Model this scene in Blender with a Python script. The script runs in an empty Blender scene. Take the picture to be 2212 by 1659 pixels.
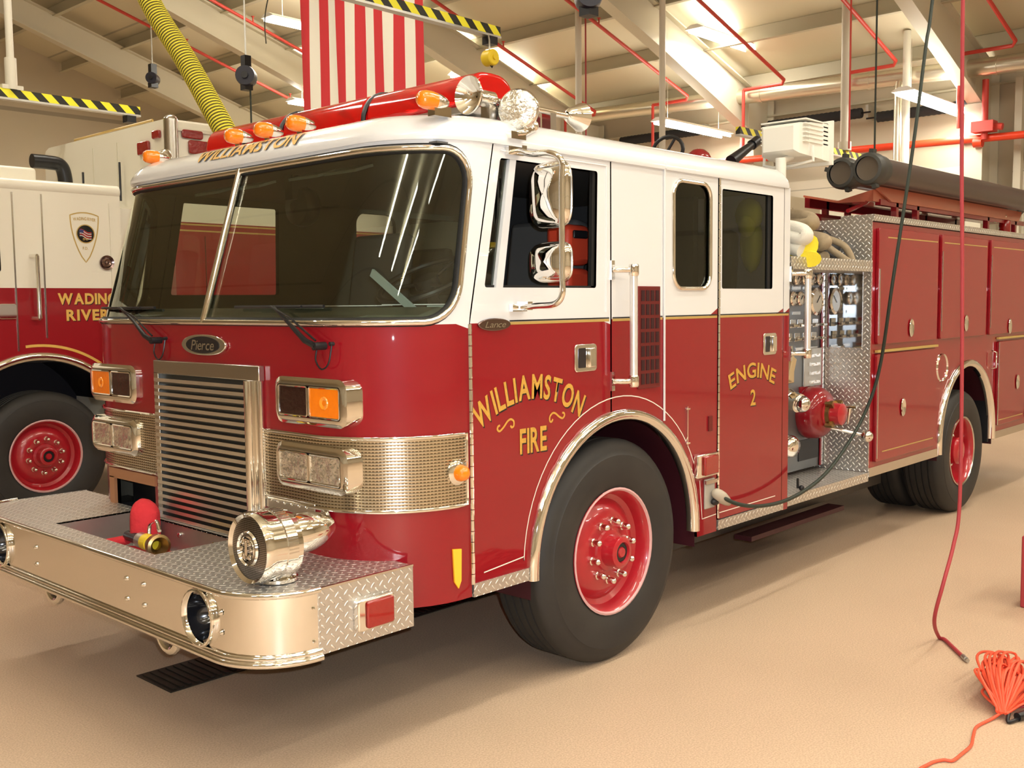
import bpy, math, random
from mathutils import Vector, Matrix
from mathutils.geometry import delaunay_2d_cdt
random.seed(7)
PI = math.pi
scene = bpy.context.scene
col = scene.collection

# ---------------------------------------------------------------- camera, world, lights, exposure
CAM = (-2.47, -2.95, 1.75)
EX = (0.67904698, -0.06475702, 0.73123302)      # world X seen from the camera (right, down, forward)
EY = (-0.73402368, -0.04602839, 0.67756227)
EZ = (-0.01021943, -0.99683896, -0.07878862)
cd = bpy.data.cameras.new('camera')
cam = bpy.data.objects.new('camera', cd)
col.objects.link(cam)
R = Matrix(((EX[0], -EX[1], -EX[2], CAM[0]), (EY[0], -EY[1], -EY[2], CAM[1]), (EZ[0], -EZ[1], -EZ[2], CAM[2]), (0, 0, 0, 1)))
cam.matrix_world = R
cd.sensor_width = 36.0
cd.lens = 36.0 * 2230.16 / 2212
cd.clip_start = 0.05
scene.camera = cam
scene.view_settings.view_transform = 'Standard'
scene.view_settings.look = 'None'
scene.view_settings.gamma = 1
scene.view_settings.use_curve_mapping = False
scene.view_settings.exposure = 0.16
w = bpy.data.worlds.new('world')
scene.world = w
w.use_nodes = True
w.node_tree.nodes['Background'].inputs[0].default_value = (0.86, 0.88, 1.0, 1)
w.node_tree.nodes['Background'].inputs[1].default_value = 0.22
WARM = (1.0, 0.94, 0.82)
FLASH = 330
TUBE = 16
FIXW = 62


def area(name, loc, sx, sy, power, color, rot=(0, 0, 0)):
    l = bpy.data.lights.new(name, 'AREA')
    l.shape = 'RECTANGLE'
    l.size = sx
    l.size_y = sy
    l.energy = power
    l.color = color
    o = bpy.data.objects.new(name, l)
    o.location = loc
    o.rotation_euler = rot
    col.objects.link(o)
    return o


# the flash of the photographer's compact camera
fl = bpy.data.lights.new('camera_flash', 'POINT')
fl.energy = FLASH
fl.color = (0.86, 0.93, 1.0)
fl.shadow_soft_size = 0.012
flo = bpy.data.objects.new('camera_flash', fl)
flo.location = (CAM[0] + 0.03, CAM[1] - 0.03, CAM[2] + 0.06)
col.objects.link(flo)

# ---------------------------------------------------------------- materials
MT = {}


def newmat(name):
    m = bpy.data.materials.new(name)
    m.use_nodes = True
    MT[name] = m
    return m, m.node_tree, m.node_tree.nodes['Principled BSDF']


def mat(name, color, rough=0.5, metal=0.0, coat=0.0, spec=0.5, emit=None, es=0, trans=0.0, ior=1.45, noise=None, bump=None):
    m, nt, b = newmat(name)
    b.inputs['Base Color'].default_value = (*color, 1)
    b.inputs['Roughness'].default_value = rough
    b.inputs['Metallic'].default_value = metal
    b.inputs['Coat Weight'].default_value = coat
    b.inputs['Coat Roughness'].default_value = 0.03
    b.inputs['Specular IOR Level'].default_value = spec
    b.inputs['Transmission Weight'].default_value = trans
    b.inputs['IOR'].default_value = ior
    if emit:
        b.inputs['Emission Color'].default_value = (*emit, 1)
        b.inputs['Emission Strength'].default_value = es
    if noise or bump:
        tc = nt.nodes.new('ShaderNodeTexCoord')
        n = nt.nodes.new('ShaderNodeTexNoise')
        n.inputs['Scale'].default_value = (noise or bump)[0]
        n.inputs['Detail'].default_value = 5
        nt.links.new(tc.outputs['Object'], n.inputs['Vector'])
        if noise:
            mx = nt.nodes.new('ShaderNodeMix')
            mx.data_type = 'RGBA'
            mx.inputs[6].default_value = (*[c * (1 - noise[1]) for c in color], 1)
            mx.inputs[7].default_value = (*[min(1, c * (1 + noise[1])) for c in color], 1)
            nt.links.new(n.outputs['Fac'], mx.inputs[0])
            nt.links.new(mx.outputs[2], b.inputs['Base Color'])
        if bump:
            bp = nt.nodes.new('ShaderNodeBump')
            bp.inputs['Distance'].default_value = bump[1]
            nt.links.new(n.outputs['Fac'], bp.inputs['Height'])
            nt.links.new(bp.outputs['Normal'], b.inputs['Normal'])
    return m


def math_node(nt, op, a, b=None, c=None):
    n = nt.nodes.new('ShaderNodeMath')
    n.operation = op
    for i, x in enumerate((a, b, c)):
        if x is None:
            continue
        if isinstance(x, (int, float)):
            n.inputs[i].default_value = x
        else:
            nt.links.new(x, n.inputs[i])
    return n.outputs[0]


red = mat('red_paint', (0.25, 0.0035, 0.010), 0.45, coat=1.0, spec=0.15)
white = mat('white_paint', (0.72, 0.73, 0.74), 0.3, coat=0.8)
chrome = mat('chrome', (0.82, 0.80, 0.76), 0.045, 1.0)
satin = mat('satin_steel', (0.62, 0.60, 0.56), 0.22, 1.0)
mirror_steel = mat('polished_plate', (0.62, 0.64, 0.66), 0.06, 1.0)
dullsteel = mat('galvanized_steel', (0.55, 0.54, 0.50), 0.38, 0.9, noise=(9, .15))
black = mat('black_plastic', (0.012, 0.012, 0.014), 0.35)
blackrub = mat('black_rubber', (0.02, 0.021, 0.024), 0.75, bump=(60, .001))
darkint = mat('dark_interior', (0.03, 0.03, 0.032), 0.8)
greyint = mat('grey_vinyl', (0.09, 0.09, 0.09), 0.6)
gold = mat('gold_leaf', (0.66, 0.38, 0.07), 0.4, 0.3, noise=(90, .25))
goldline = mat('gold_stripe', (0.55, 0.38, 0.12), 0.35, 0.3)
pin = mat('white_pinstripe', (0.85, 0.78, 0.7), 0.4)
cream = mat('cream_paint', (0.84, 0.80, 0.68), 0.35, coat=0.4)
beamred = mat('sprinkler_red', (0.55, 0.05, 0.035), 0.45)
orange = mat('orange_cord', (0.85, 0.11, 0.05), 0.45)
airred = mat('red_hose_rubber', (0.40, 0.045, 0.055), 0.5)
cable = mat('dark_green_cable', (0.02, 0.03, 0.022), 0.5)
tan = mat('tan_hose_jacket', (0.33, 0.26, 0.17), 0.9, bump=(120, .002), noise=(25, .3))
wjacket = mat('white_hose_jacket', (0.72, 0.7, 0.62), 0.9, bump=(120, .002))
yjacket = mat('yellow_hose_jacket', (0.80, 0.68, 0.04), 0.8, bump=(90, .002))
limecloth = mat('lime_cloth', (0.55, 0.6, 0.03), 0.9)
yellowp = mat('yellow_plastic', (0.85, 0.62, 0.03), 0.4)
yplain = mat('yellow_paint', (0.82, 0.72, 0.05), 0.5)
redcloth = mat('red_cloth', (0.62, 0.03, 0.04), 0.9, bump=(40, .004))
whitecloth = mat('white_cloth', (0.88, 0.84, 0.74), 0.9)
flagred = mat('flag_red', (0.62, 0.04, 0.05), 0.9)
brass = mat('brass', (0.36, 0.24, 0.10), 0.35, 1.0)
paper = mat('paper', (0.8, 0.82, 0.85), 0.8)
foglens = mat('clear_lens', (0.86, 0.86, 0.82), 0.07, trans=0.0, metal=0.95, bump=(20, .018))
plug = mat('grey_plastic', (0.42, 0.39, 0.34), 0.5)
gauge_face = mat('gauge_face', (0.62, 0.6, 0.52), 0.4)
tubedark = mat('suction_hose', (0.045, 0.028, 0.024), 0.42, coat=0.3)
capgrey = mat('coupling_grey', (0.06, 0.06, 0.055), 0.5, 0.4)
capface = mat('bronze_cap', (0.12, 0.095, 0.07), 0.5, 0.3)
flood = mat('floodlight_white', (0.80, 0.79, 0.72), 0.4)
steelpipe = mat('pale_conduit', (0.66, 0.62, 0.52), 0.45)
rubberstripe = mat('dark_seal', (0.01, 0.01, 0.01), 0.6)
salmon = mat('salmon_board', (0.50, 0.13, 0.07), 0.35, coat=.5)
amber = None


def lens(name, c, es):
    m = mat(name, c, 0.12, coat=1.0, bump=(45, .003))
    b = m.node_tree.nodes['Principled BSDF']
    b.inputs['Subsurface Weight'].default_value = 0.0
    return m


amber = lens('amber_lens', (0.95, 0.22, 0.001), 0)
redlens = lens('red_lens', (0.28, 0.003, 0.003), 0)
darkred = lens('dark_red_lens', (0.018, 0.001, 0.002), 0)


def make_redbar():
    m, nt, b = newmat('red_dome')
    out = nt.nodes['Material Output']
    t = nt.nodes.new('ShaderNodeBsdfTransparent')
    t.inputs[0].default_value = (0.95, 0.06, 0.04, 1)
    b.inputs['Base Color'].default_value = (0.75, 0.012, 0.01, 1)
    b.inputs['Roughness'].default_value = 0.08
    b.inputs['Coat Weight'].default_value = 1
    mx = nt.nodes.new('ShaderNodeMixShader')
    mx.inputs[0].default_value = 0.55
    nt.links.new(t.outputs[0], mx.inputs[1])
    nt.links.new(b.outputs[0], mx.inputs[2])
    nt.links.new(mx.outputs[0], out.inputs['Surface'])
    return m


reddome = make_redbar()


def make_glass(name, tint, extra=0.0, gain=1.6):
    m, nt, b = newmat(name)
    out = nt.nodes['Material Output']
    t = nt.nodes.new('ShaderNodeBsdfTransparent')
    t.inputs[0].default_value = (*tint, 1)
    g = nt.nodes.new('ShaderNodeBsdfGlossy')
    g.inputs['Roughness'].default_value = 0.0
    g.inputs[0].default_value = (0.95, 1.0, 0.9, 1)
    fr = nt.nodes.new('ShaderNodeFresnel')
    fr.inputs[0].default_value = 1.52
    f2 = math_node(nt, 'MULTIPLY_ADD', fr.outputs[0], gain, extra)
    f2 = math_node(nt, 'MINIMUM', f2, 1.0)
    mx = nt.nodes.new('ShaderNodeMixShader')
    nt.links.new(f2, mx.inputs[0])
    nt.links.new(t.outputs[0], mx.inputs[1])
    nt.links.new(g.outputs[0], mx.inputs[2])
    nt.links.new(mx.outputs[0], out.inputs['Surface'])
    return m


glass = make_glass('windshield_glass', (0.86, 0.92, 0.82), 0.01)
sideglass = make_glass('side_glass', (0.88, 0.92, 0.88), 0.01)
darkglass = make_glass('dark_glass', (0.42, 0.42, 0.40), 0.0, 0.75)
ventglass = make_glass('vent_glass', (0.80, 0.86, 0.82), 0.0, 0.8)


def make_tread():
    m, nt, b = newmat('diamond_plate')
    uv = nt.nodes.new('ShaderNodeUVMap')
    mp = nt.nodes.new('ShaderNodeMapping')
    mp.inputs['Rotation'].default_value = (0, 0, PI / 4)
    mp.inputs['Scale'].default_value = (34, 34, 34)
    nt.links.new(uv.outputs[0], mp.inputs[0])
    sp = nt.nodes.new('ShaderNodeSeparateXYZ')
    nt.links.new(mp.outputs[0], sp.inputs[0])
    fx = math_node(nt, 'FLOOR', sp.outputs[0])
    fy = math_node(nt, 'FLOOR', sp.outputs[1])
    lx = math_node(nt, 'SUBTRACT', math_node(nt, 'SUBTRACT', sp.outputs[0], fx), 0.5)
    ly = math_node(nt, 'SUBTRACT', math_node(nt, 'SUBTRACT', sp.outputs[1], fy), 0.5)
    par = math_node(nt, 'FLOORED_MODULO', math_node(nt, 'ADD', fx, fy), 2.0)
    inv = math_node(nt, 'SUBTRACT', 1.0, par)
    a = math_node(nt, 'ADD', math_node(nt, 'MULTIPLY', lx, par), math_node(nt, 'MULTIPLY', ly, inv))
    c = math_node(nt, 'ADD', math_node(nt, 'MULTIPLY', ly, par), math_node(nt, 'MULTIPLY', lx, inv))
    a2 = math_node(nt, 'POWER', math_node(nt, 'ABSOLUTE', math_node(nt, 'DIVIDE', a, 0.46)), 2.0)
    c2 = math_node(nt, 'POWER', math_node(nt, 'ABSOLUTE', math_node(nt, 'DIVIDE', c, 0.15)), 2.0)
    h = math_node(nt, 'MAXIMUM', math_node(nt, 'SUBTRACT', 1.0, math_node(nt, 'ADD', a2, c2)), 0.0)
    h = math_node(nt, 'POWER', h, 0.6)
    bp = nt.nodes.new('ShaderNodeBump')
    bp.inputs['Distance'].default_value = 0.0045
    nt.links.new(h, bp.inputs['Height'])
    nt.links.new(bp.outputs['Normal'], b.inputs['Normal'])
    mc = nt.nodes.new('ShaderNodeMix')
    mc.data_type = 'RGBA'
    nt.links.new(math_node(nt, 'MINIMUM', math_node(nt, 'MULTIPLY', h, 2.0), 1.0), mc.inputs[0])
    mc.inputs[6].default_value = (0.58, 0.56, 0.53, 1)
    mc.inputs[7].default_value = (0.92, 0.90, 0.86, 1)
    nt.links.new(mc.outputs[2], b.inputs['Base Color'])
    b.inputs['Metallic'].default_value = 0.85
    b.inputs['Roughness'].default_value = 0.36
    return m


tread = make_tread()


def make_rib(name, period, colr, rough, axis=2, dist=.002):
    m, nt, b = newmat(name)
    tc = nt.nodes.new('ShaderNodeTexCoord')
    sp = nt.nodes.new('ShaderNodeSeparateXYZ')
    nt.links.new(tc.outputs['Object'], sp.inputs[0])
    s = math_node(nt, 'SINE', math_node(nt, 'MULTIPLY', sp.outputs[axis], 2 * PI / period))
    bp = nt.nodes.new('ShaderNodeBump')
    bp.inputs['Distance'].default_value = dist
    nt.links.new(s, bp.inputs['Height'])
    nt.links.new(bp.outputs['Normal'], b.inputs['Normal'])
    dsh = math_node(nt, 'SINE', math_node(nt, 'MULTIPLY', math_node(nt, 'ADD', sp.outputs[0], math_node(nt, 'MULTIPLY', sp.outputs[1], -1.0)), 2 * PI / .02))
    slot = math_node(nt, 'MULTIPLY', math_node(nt, 'LESS_THAN', s, -.55), math_node(nt, 'GREATER_THAN', dsh, -.6))
    mc = nt.nodes.new('ShaderNodeMix')
    mc.data_type = 'RGBA'
    nt.links.new(slot, mc.inputs[0])
    mc.inputs[6].default_value = (*colr, 1)
    mc.inputs[7].default_value = (.14, .10, .06, 1)
    nt.links.new(mc.outputs[2], b.inputs['Base Color'])
    b.inputs['Metallic'].default_value = 1
    b.inputs['Roughness'].default_value = rough
    return m


ribbed = make_rib('ribbed_stainless', 0.0125, (0.60, 0.54, 0.43), 0.2, dist=.0004)


def make_tire():
    m, nt, b = newmat('tire_rubber')
    tc = nt.nodes.new('ShaderNodeTexCoord')
    n = nt.nodes.new('ShaderNodeTexNoise')
    n.inputs['Scale'].default_value = 5
    n.inputs['Detail'].default_value = 6
    nt.links.new(tc.outputs['Object'], n.inputs[0])
    cr = nt.nodes.new('ShaderNodeValToRGB')
    cr.color_ramp.elements[0].color = (0.012, 0.012, 0.013, 1)
    cr.color_ramp.elements[1].color = (0.034, 0.031, 0.027, 1)
    nt.links.new(n.outputs['Fac'], cr.inputs[0])
    nt.links.new(cr.outputs[0], b.inputs['Base Color'])
    b.inputs['Roughness'].default_value = 0.62
    return m


tire_m = make_tire()


def make_floor():
    m, nt, b = newmat('tan_epoxy_floor')
    tc = nt.nodes.new('ShaderNodeTexCoord')
    n = nt.nodes.new('ShaderNodeTexNoise')
    n.inputs['Scale'].default_value = 130
    n.inputs['Detail'].default_value = 3
    n2 = nt.nodes.new('ShaderNodeTexNoise')
    n2.inputs['Scale'].default_value = 0.7
    n2.inputs['Detail'].default_value = 5
    nt.links.new(tc.outputs['Object'], n.inputs[0])
    nt.links.new(tc.outputs['Object'], n2.inputs[0])
    cr = nt.nodes.new('ShaderNodeValToRGB')
    cr.color_ramp.elements[0].position = 0.35
    cr.color_ramp.elements[1].position = 0.65
    cr.color_ramp.elements[0].color = (0.52, 0.375, 0.255, 1)
    cr.color_ramp.elements[1].color = (0.69, 0.52, 0.37, 1)
    nt.links.new(n.outputs['Fac'], cr.inputs[0])
    mx = nt.nodes.new('ShaderNodeMix')
    mx.data_type = 'RGBA'
    mx.blend_type = 'MULTIPLY'
    mx.inputs[0].default_value = 0.35
    c2 = nt.nodes.new('ShaderNodeValToRGB')
    c2.color_ramp.elements[0].position = 0.3
    c2.color_ramp.elements[0].color = (0.72, 0.7, 0.68, 1)
    c2.color_ramp.elements[1].position = 0.6
    c2.color_ramp.elements[1].color = (1, 1, 1, 1)
    nt.links.new(n2.outputs['Fac'], c2.inputs[0])
    nt.links.new(cr.outputs[0], mx.inputs[6])
    nt.links.new(c2.outputs[0], mx.inputs[7])
    nt.links.new(mx.outputs[2], b.inputs['Base Color'])
    b.inputs['Roughness'].default_value = 0.42
    b.inputs['Specular IOR Level'].default_value = 0.35
    bp = nt.nodes.new('ShaderNodeBump')
    bp.inputs['Distance'].default_value = 0.0015
    nt.links.new(n.outputs['Fac'], bp.inputs['Height'])
    nt.links.new(bp.outputs['Normal'], b.inputs['Normal'])
    return m


floor_m = make_floor()


def make_panel(name, c, period, axis, rough=.6):
    """ painted metal sheeting with thin standing seams every `period` metres """
    m, nt, b = newmat(name)
    tc = nt.nodes.new('ShaderNodeTexCoord')
    sp = nt.nodes.new('ShaderNodeSeparateXYZ')
    nt.links.new(tc.outputs['Object'], sp.inputs[0])
    f = math_node(nt, 'FRACT', math_node(nt, 'DIVIDE', sp.outputs[axis], period))
    d = math_node(nt, 'ABSOLUTE', math_node(nt, 'SUBTRACT', f, 0.5))
    h = math_node(nt, 'GREATER_THAN', d, 0.485)
    n = nt.nodes.new('ShaderNodeTexNoise')
    n.inputs['Scale'].default_value = 0.8
    nt.links.new(tc.outputs['Object'], n.inputs[0])
    mx = nt.nodes.new('ShaderNodeMix')
    mx.data_type = 'RGBA'
    mx.inputs[6].default_value = (*[x * .9 for x in c], 1)
    mx.inputs[7].default_value = (*c, 1)
    nt.links.new(n.outputs['Fac'], mx.inputs[0])
    m2 = nt.nodes.new('ShaderNodeMix')
    m2.data_type = 'RGBA'
    nt.links.new(h, m2.inputs[0])
    nt.links.new(mx.outputs[2], m2.inputs[6])
    m2.inputs[7].default_value = (*[x * .6 for x in c], 1)
    nt.links.new(m2.outputs[2], b.inputs['Base Color'])
    b.inputs['Roughness'].default_value = rough
    return m


ceil_m = make_panel('ceiling_liner', (0.70, 0.64, 0.47), 1.5, 0)
wall_m = make_panel('wall_liner', (0.60, 0.53, 0.40), 3.0, 2)
door_m = make_panel('overhead_door_panel', (0.70, 0.65, 0.52), 0.6, 2)
steel_m = mat('rafter_paint', (0.62, 0.58, 0.46), 0.5)
purlin_m = mat('purlin_paint', (0.50, 0.46, 0.34), 0.55)
duct_m = mat('duct_metal', (0.70, 0.66, 0.54), 0.3, 0.85)
tube_m = mat('lamp_tube', (1, 1, 1), 0.4, emit=(1.0, 0.96, 0.88), es=TUBE)
fixt_m = mat('fixture_white', (0.9, 0.88, 0.82), 0.4)


def make_stripes(name, vert=False, period=.2):
    m, nt, b = newmat(name)
    tc = nt.nodes.new('ShaderNodeTexCoord')
    sp = nt.nodes.new('ShaderNodeSeparateXYZ')
    nt.links.new(tc.outputs['Object'], sp.inputs[0])
    s = math_node(nt, 'ADD', sp.outputs[0], math_node(nt, 'ADD', sp.outputs[2], sp.outputs[1]))
    f = math_node(nt, 'FRACT', math_node(nt, 'DIVIDE', s, period))
    h = math_node(nt, 'GREATER_THAN', f, 0.5)
    mx = nt.nodes.new('ShaderNodeMix')
    mx.data_type = 'RGBA'
    mx.inputs[6].default_value = (0.85, 0.78, 0.03, 1)
    mx.inputs[7].default_value = (0.015, 0.015, 0.01, 1)
    nt.links.new(h, mx.inputs[0])
    nt.links.new(mx.outputs[2], b.inputs['Base Color'])
    b.inputs['Roughness'].default_value = 0.5
    return m


hazard = make_stripes('hazard_tape')


# ---------------------------------------------------------------- mesh helpers
def basis(d):
    d = Vector(d).normalized()
    a = Vector((0, 0, 1)) if abs(d.z) < .9 else Vector((1, 0, 0))
    u = d.cross(a).normalized()
    return d, u, d.cross(u).normalized()


class MB:
    def __init__(s):
        s.v, s.f, s.m, s.n = [], [], [], {}

    def add(s, vs, fs, mi=0):
        b = len(s.v)
        s.v += [tuple(v) for v in vs]
        s.f += [tuple(i + b for i in f) for f in fs]
        s.m += [mi] * len(fs)
        return s

    def box(s, x0, x1, y0, y1, z0, z1, mi=0):
        return s.add([(x0, y0, z0), (x1, y0, z0), (x1, y1, z0), (x0, y1, z0), (x0, y0, z1), (x1, y0, z1), (x1, y1, z1), (x0, y1, z1)],
                     [(3, 2, 1, 0), (4, 5, 6, 7), (0, 1, 5, 4), (1, 2, 6, 5), (2, 3, 7, 6), (3, 0, 4, 7)], mi)

    def obox(s, c, sz, rot, mi=0):
        c = Vector(c)
        q = MB().box(-sz[0] / 2, sz[0] / 2, -sz[1] / 2, sz[1] / 2, -sz[2] / 2, sz[2] / 2)
        return s.add([c + rot @ Vector(v) for v in q.v], q.f, mi)

    def lathe(s, prof, o, ax, n=32, mi=0, cap0=False, cap1=False):
        """ prof: (radius, distance along ax) """
        d, u, w = basis(ax)
        o = Vector(o)
        vs, fs = [], []
        k = len(prof)
        for (r, h) in prof:
            for i in range(n):
                a = 2 * PI * i / n
                vs.append(o + d * h + u * (r * math.cos(a)) + w * (r * math.sin(a)))
        for j in range(k - 1):
            for i in range(n):
                i2 = (i + 1) % n
                fs.append((j * n + i, j * n + i2, (j + 1) * n + i2, (j + 1) * n + i))
        if cap0:
            fs.append(tuple(range(n - 1, -1, -1)))
        if cap1:
            fs.append(tuple((k - 1) * n + i for i in range(n)))
        return s.add(vs, fs, mi)

    def cyl(s, p, q, r, r2=None, n=16, mi=0):
        p, q = Vector(p), Vector(q)
        return s.lathe([(r, 0), (r if r2 is None else r2, (q - p).length)], p, q - p, n, mi, True, True)

    def tube(s, pts, r, n=8, closed=False, mi=0, flat=None):
        pts = [Vector(p) for p in pts]
        k = len(pts)
        vs, fs = [], []
        u = None
        for i, p in enumerate(pts):
            if closed:
                t = pts[(i + 1) % k] - pts[i - 1]
            else:
                t = pts[min(i + 1, k - 1)] - pts[max(i - 1, 0)]
            t.normalize()
            if u is None:
                _, u, _ = basis(t)
            else:
                u = (u - t * u.dot(t))
                u.normalize()
            w_ = t.cross(u)
            rr = r[i] if isinstance(r, (list, tuple)) else r
            for j in range(n):
                a = 2 * PI * j / n
                vs.append(p + u * (rr * math.cos(a)) + w_ * (rr * math.sin(a) * (flat or 1)))
        for i in range(k if closed else k - 1):
            for j in range(n):
                j2 = (j + 1) % n
                i2 = (i + 1) % k
                fs.append((i * n + j, i * n + j2, i2 * n + j2, i2 * n + j))
        if not closed:
            fs.append(tuple(range(n - 1, -1, -1)))
            fs.append(tuple((k - 1) * n + j for j in range(n)))
        return s.add(vs, fs, mi)

    def sph(s, c, r, n=14, mi=0):
        r = r if isinstance(r, (list, tuple)) else (r, r, r)
        vs, fs = [], []
        m = n // 2
        for i in range(m + 1):
            t = PI * i / m
            for j in range(n):
                a = 2 * PI * j / n
                vs.append((c[0] + r[0] * math.sin(t) * math.cos(a), c[1] + r[1] * math.sin(t) * math.sin(a), c[2] + r[2] * math.cos(t)))
        for i in range(m):
            for j in range(n):
                j2 = (j + 1) % n
                if i == 0:
                    fs.append((j, (i + 1) * n + j, (i + 1) * n + j2))
                elif i == m - 1:
                    fs.append((i * n + j, (i + 1) * n + j, i * n + j2))
                else:
                    fs.append((i * n + j, (i + 1) * n + j, (i + 1) * n + j2, i * n + j2))
        return s.add(vs, fs, mi)

    def prism(s, poly, fn0, fn1, mi=0):
        """ poly of (u,v); fn0/fn1 map to the two faces """
        n = len(poly)
        vs = [fn0(*p) for p in poly] + [fn1(*p) for p in poly]
        fs = [tuple(range(n)), tuple(range(2 * n - 1, n - 1, -1))] + [(i, i + n, (i + 1) % n + n, (i + 1) % n) for i in range(n)]
        return s.add(vs, fs, mi)

    def build(s, name, mats, parent=None, smooth=35, bevel=0, seg=2, label=None, cat=None, group=None, kind=None, recenter=True, normals=None):
        me = bpy.data.meshes.new(name)
        vs = s.v
        loc = Vector((0, 0, 0))
        if parent is None and recenter and vs:
            xs, ys, zs = [v[0] for v in vs], [v[1] for v in vs], [v[2] for v in vs]
            loc = Vector(((min(xs) + max(xs)) / 2, (min(ys) + max(ys)) / 2, min(zs)))
            vs = [(v[0] - loc.x, v[1] - loc.y, v[2] - loc.z) for v in vs]
        me.from_pydata(vs, [], s.f)
        for m in (mats if isinstance(mats, (list, tuple)) else [mats]):
            me.materials.append(m)
        me.polygons.foreach_set('material_index', s.m)
        uvl = me.uv_layers.new(name='UVMap')
        for p in me.polygons:
            n = p.normal
            ax = max(range(3), key=lambda i: abs(n[i]))
            a, b = ((1, 2), (0, 2), (0, 1))[ax]
            for li in p.loop_indices:
                co = me.vertices[me.loops[li].vertex_index].co
                uvl.data[li].uv = (co[a], co[b])
        me.polygons.foreach_set('use_smooth', [True] * len(me.polygons))
        if normals:
            me.normals_split_custom_set_from_vertices(normals)
        elif smooth is not None:
            me.set_sharp_from_angle(angle=math.radians(smooth))
        me.update()
        o = bpy.data.objects.new(name, me)
        o.location = loc
        col.objects.link(o)
        if bevel:
            bv = o.modifiers.new('bevel', 'BEVEL')
            bv.width = bevel
            bv.segments = seg
            bv.limit_method = 'ANGLE'
            bv.angle_limit = math.radians(40)
        if parent is not None:
            o.parent = parent
            if parent.type == 'EMPTY':
                o.matrix_parent_inverse = Matrix.Translation(-parent.location)
        tag(o, label, cat, group, kind)
        return o


def tag(o, label=None, cat=None, group=None, kind=None):
    for k, v in (('label', label), ('category', cat), ('group', group), ('kind', kind)):
        if v:
            o[k] = v
    return o


def empty(name, loc, label, cat, group=None):
    o = bpy.data.objects.new(name, None)
    o.empty_display_size = 0.2
    o.location = loc
    col.objects.link(o)
    return tag(o, label, cat, group)


def copy_tree(o, parent=None):
    c = o.copy()
    col.objects.link(c)
    c.parent = parent
    if parent is not None:
        c.matrix_parent_inverse = o.matrix_parent_inverse.copy()
    for ch in list(o.children):
        copy_tree(ch, c)
    return c


def rrect(u0, u1, v0, v1, r, n=6, tilt=0.0):
    """ rounded rectangle, counter-clockwise; tilt shifts the right edge inward with height """
    pts = []
    for (cx, cy, a0) in ((u1 - r, v0 + r, -PI / 2), (u1 - r, v1 - r, 0), (u0 + r, v1 - r, PI / 2), (u0 + r, v0 + r, PI)):
        for i in range(n + 1):
            a = a0 + (PI / 2) * i / n
            x, y = cx + r * math.cos(a), cy + r * math.sin(a)
            if tilt:
                k = (y - v0) / (v1 - v0)
                mid = (u0 + u1) / 2
                x -= tilt * k * (x - mid) / ((u1 - u0) / 2)
            pts.append((x, y))
    return pts


def circ(cu, cv, r, n=32):
    return [(cu + r * math.cos(2 * PI * i / n), cv + r * math.sin(2 * PI * i / n)) for i in range(n)]


def densify(poly, step, closed=True):
    out = []
    n = len(poly)
    for i in range(n if closed else n - 1):
        a, b = poly[i], poly[(i + 1) % n]
        L = math.hypot(b[0] - a[0], b[1] - a[1])
        k = max(1, int(math.ceil(L / step)))
        for j in range(k):
            out.append((a[0] + (b[0] - a[0]) * j / k, a[1] + (b[1] - a[1]) * j / k))
    if not closed:
        out.append(poly[-1])
    return out


def inpoly(x, y, poly):
    c = False
    n = len(poly)
    j = n - 1
    for i in range(n):
        xi, yi = poly[i]
        xj, yj = poly[j]
        if (yi > y) != (yj > y) and x < (xj - xi) * (y - yi) / (yj - yi) + xi:
            c = not c
        j = i
    return c


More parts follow.
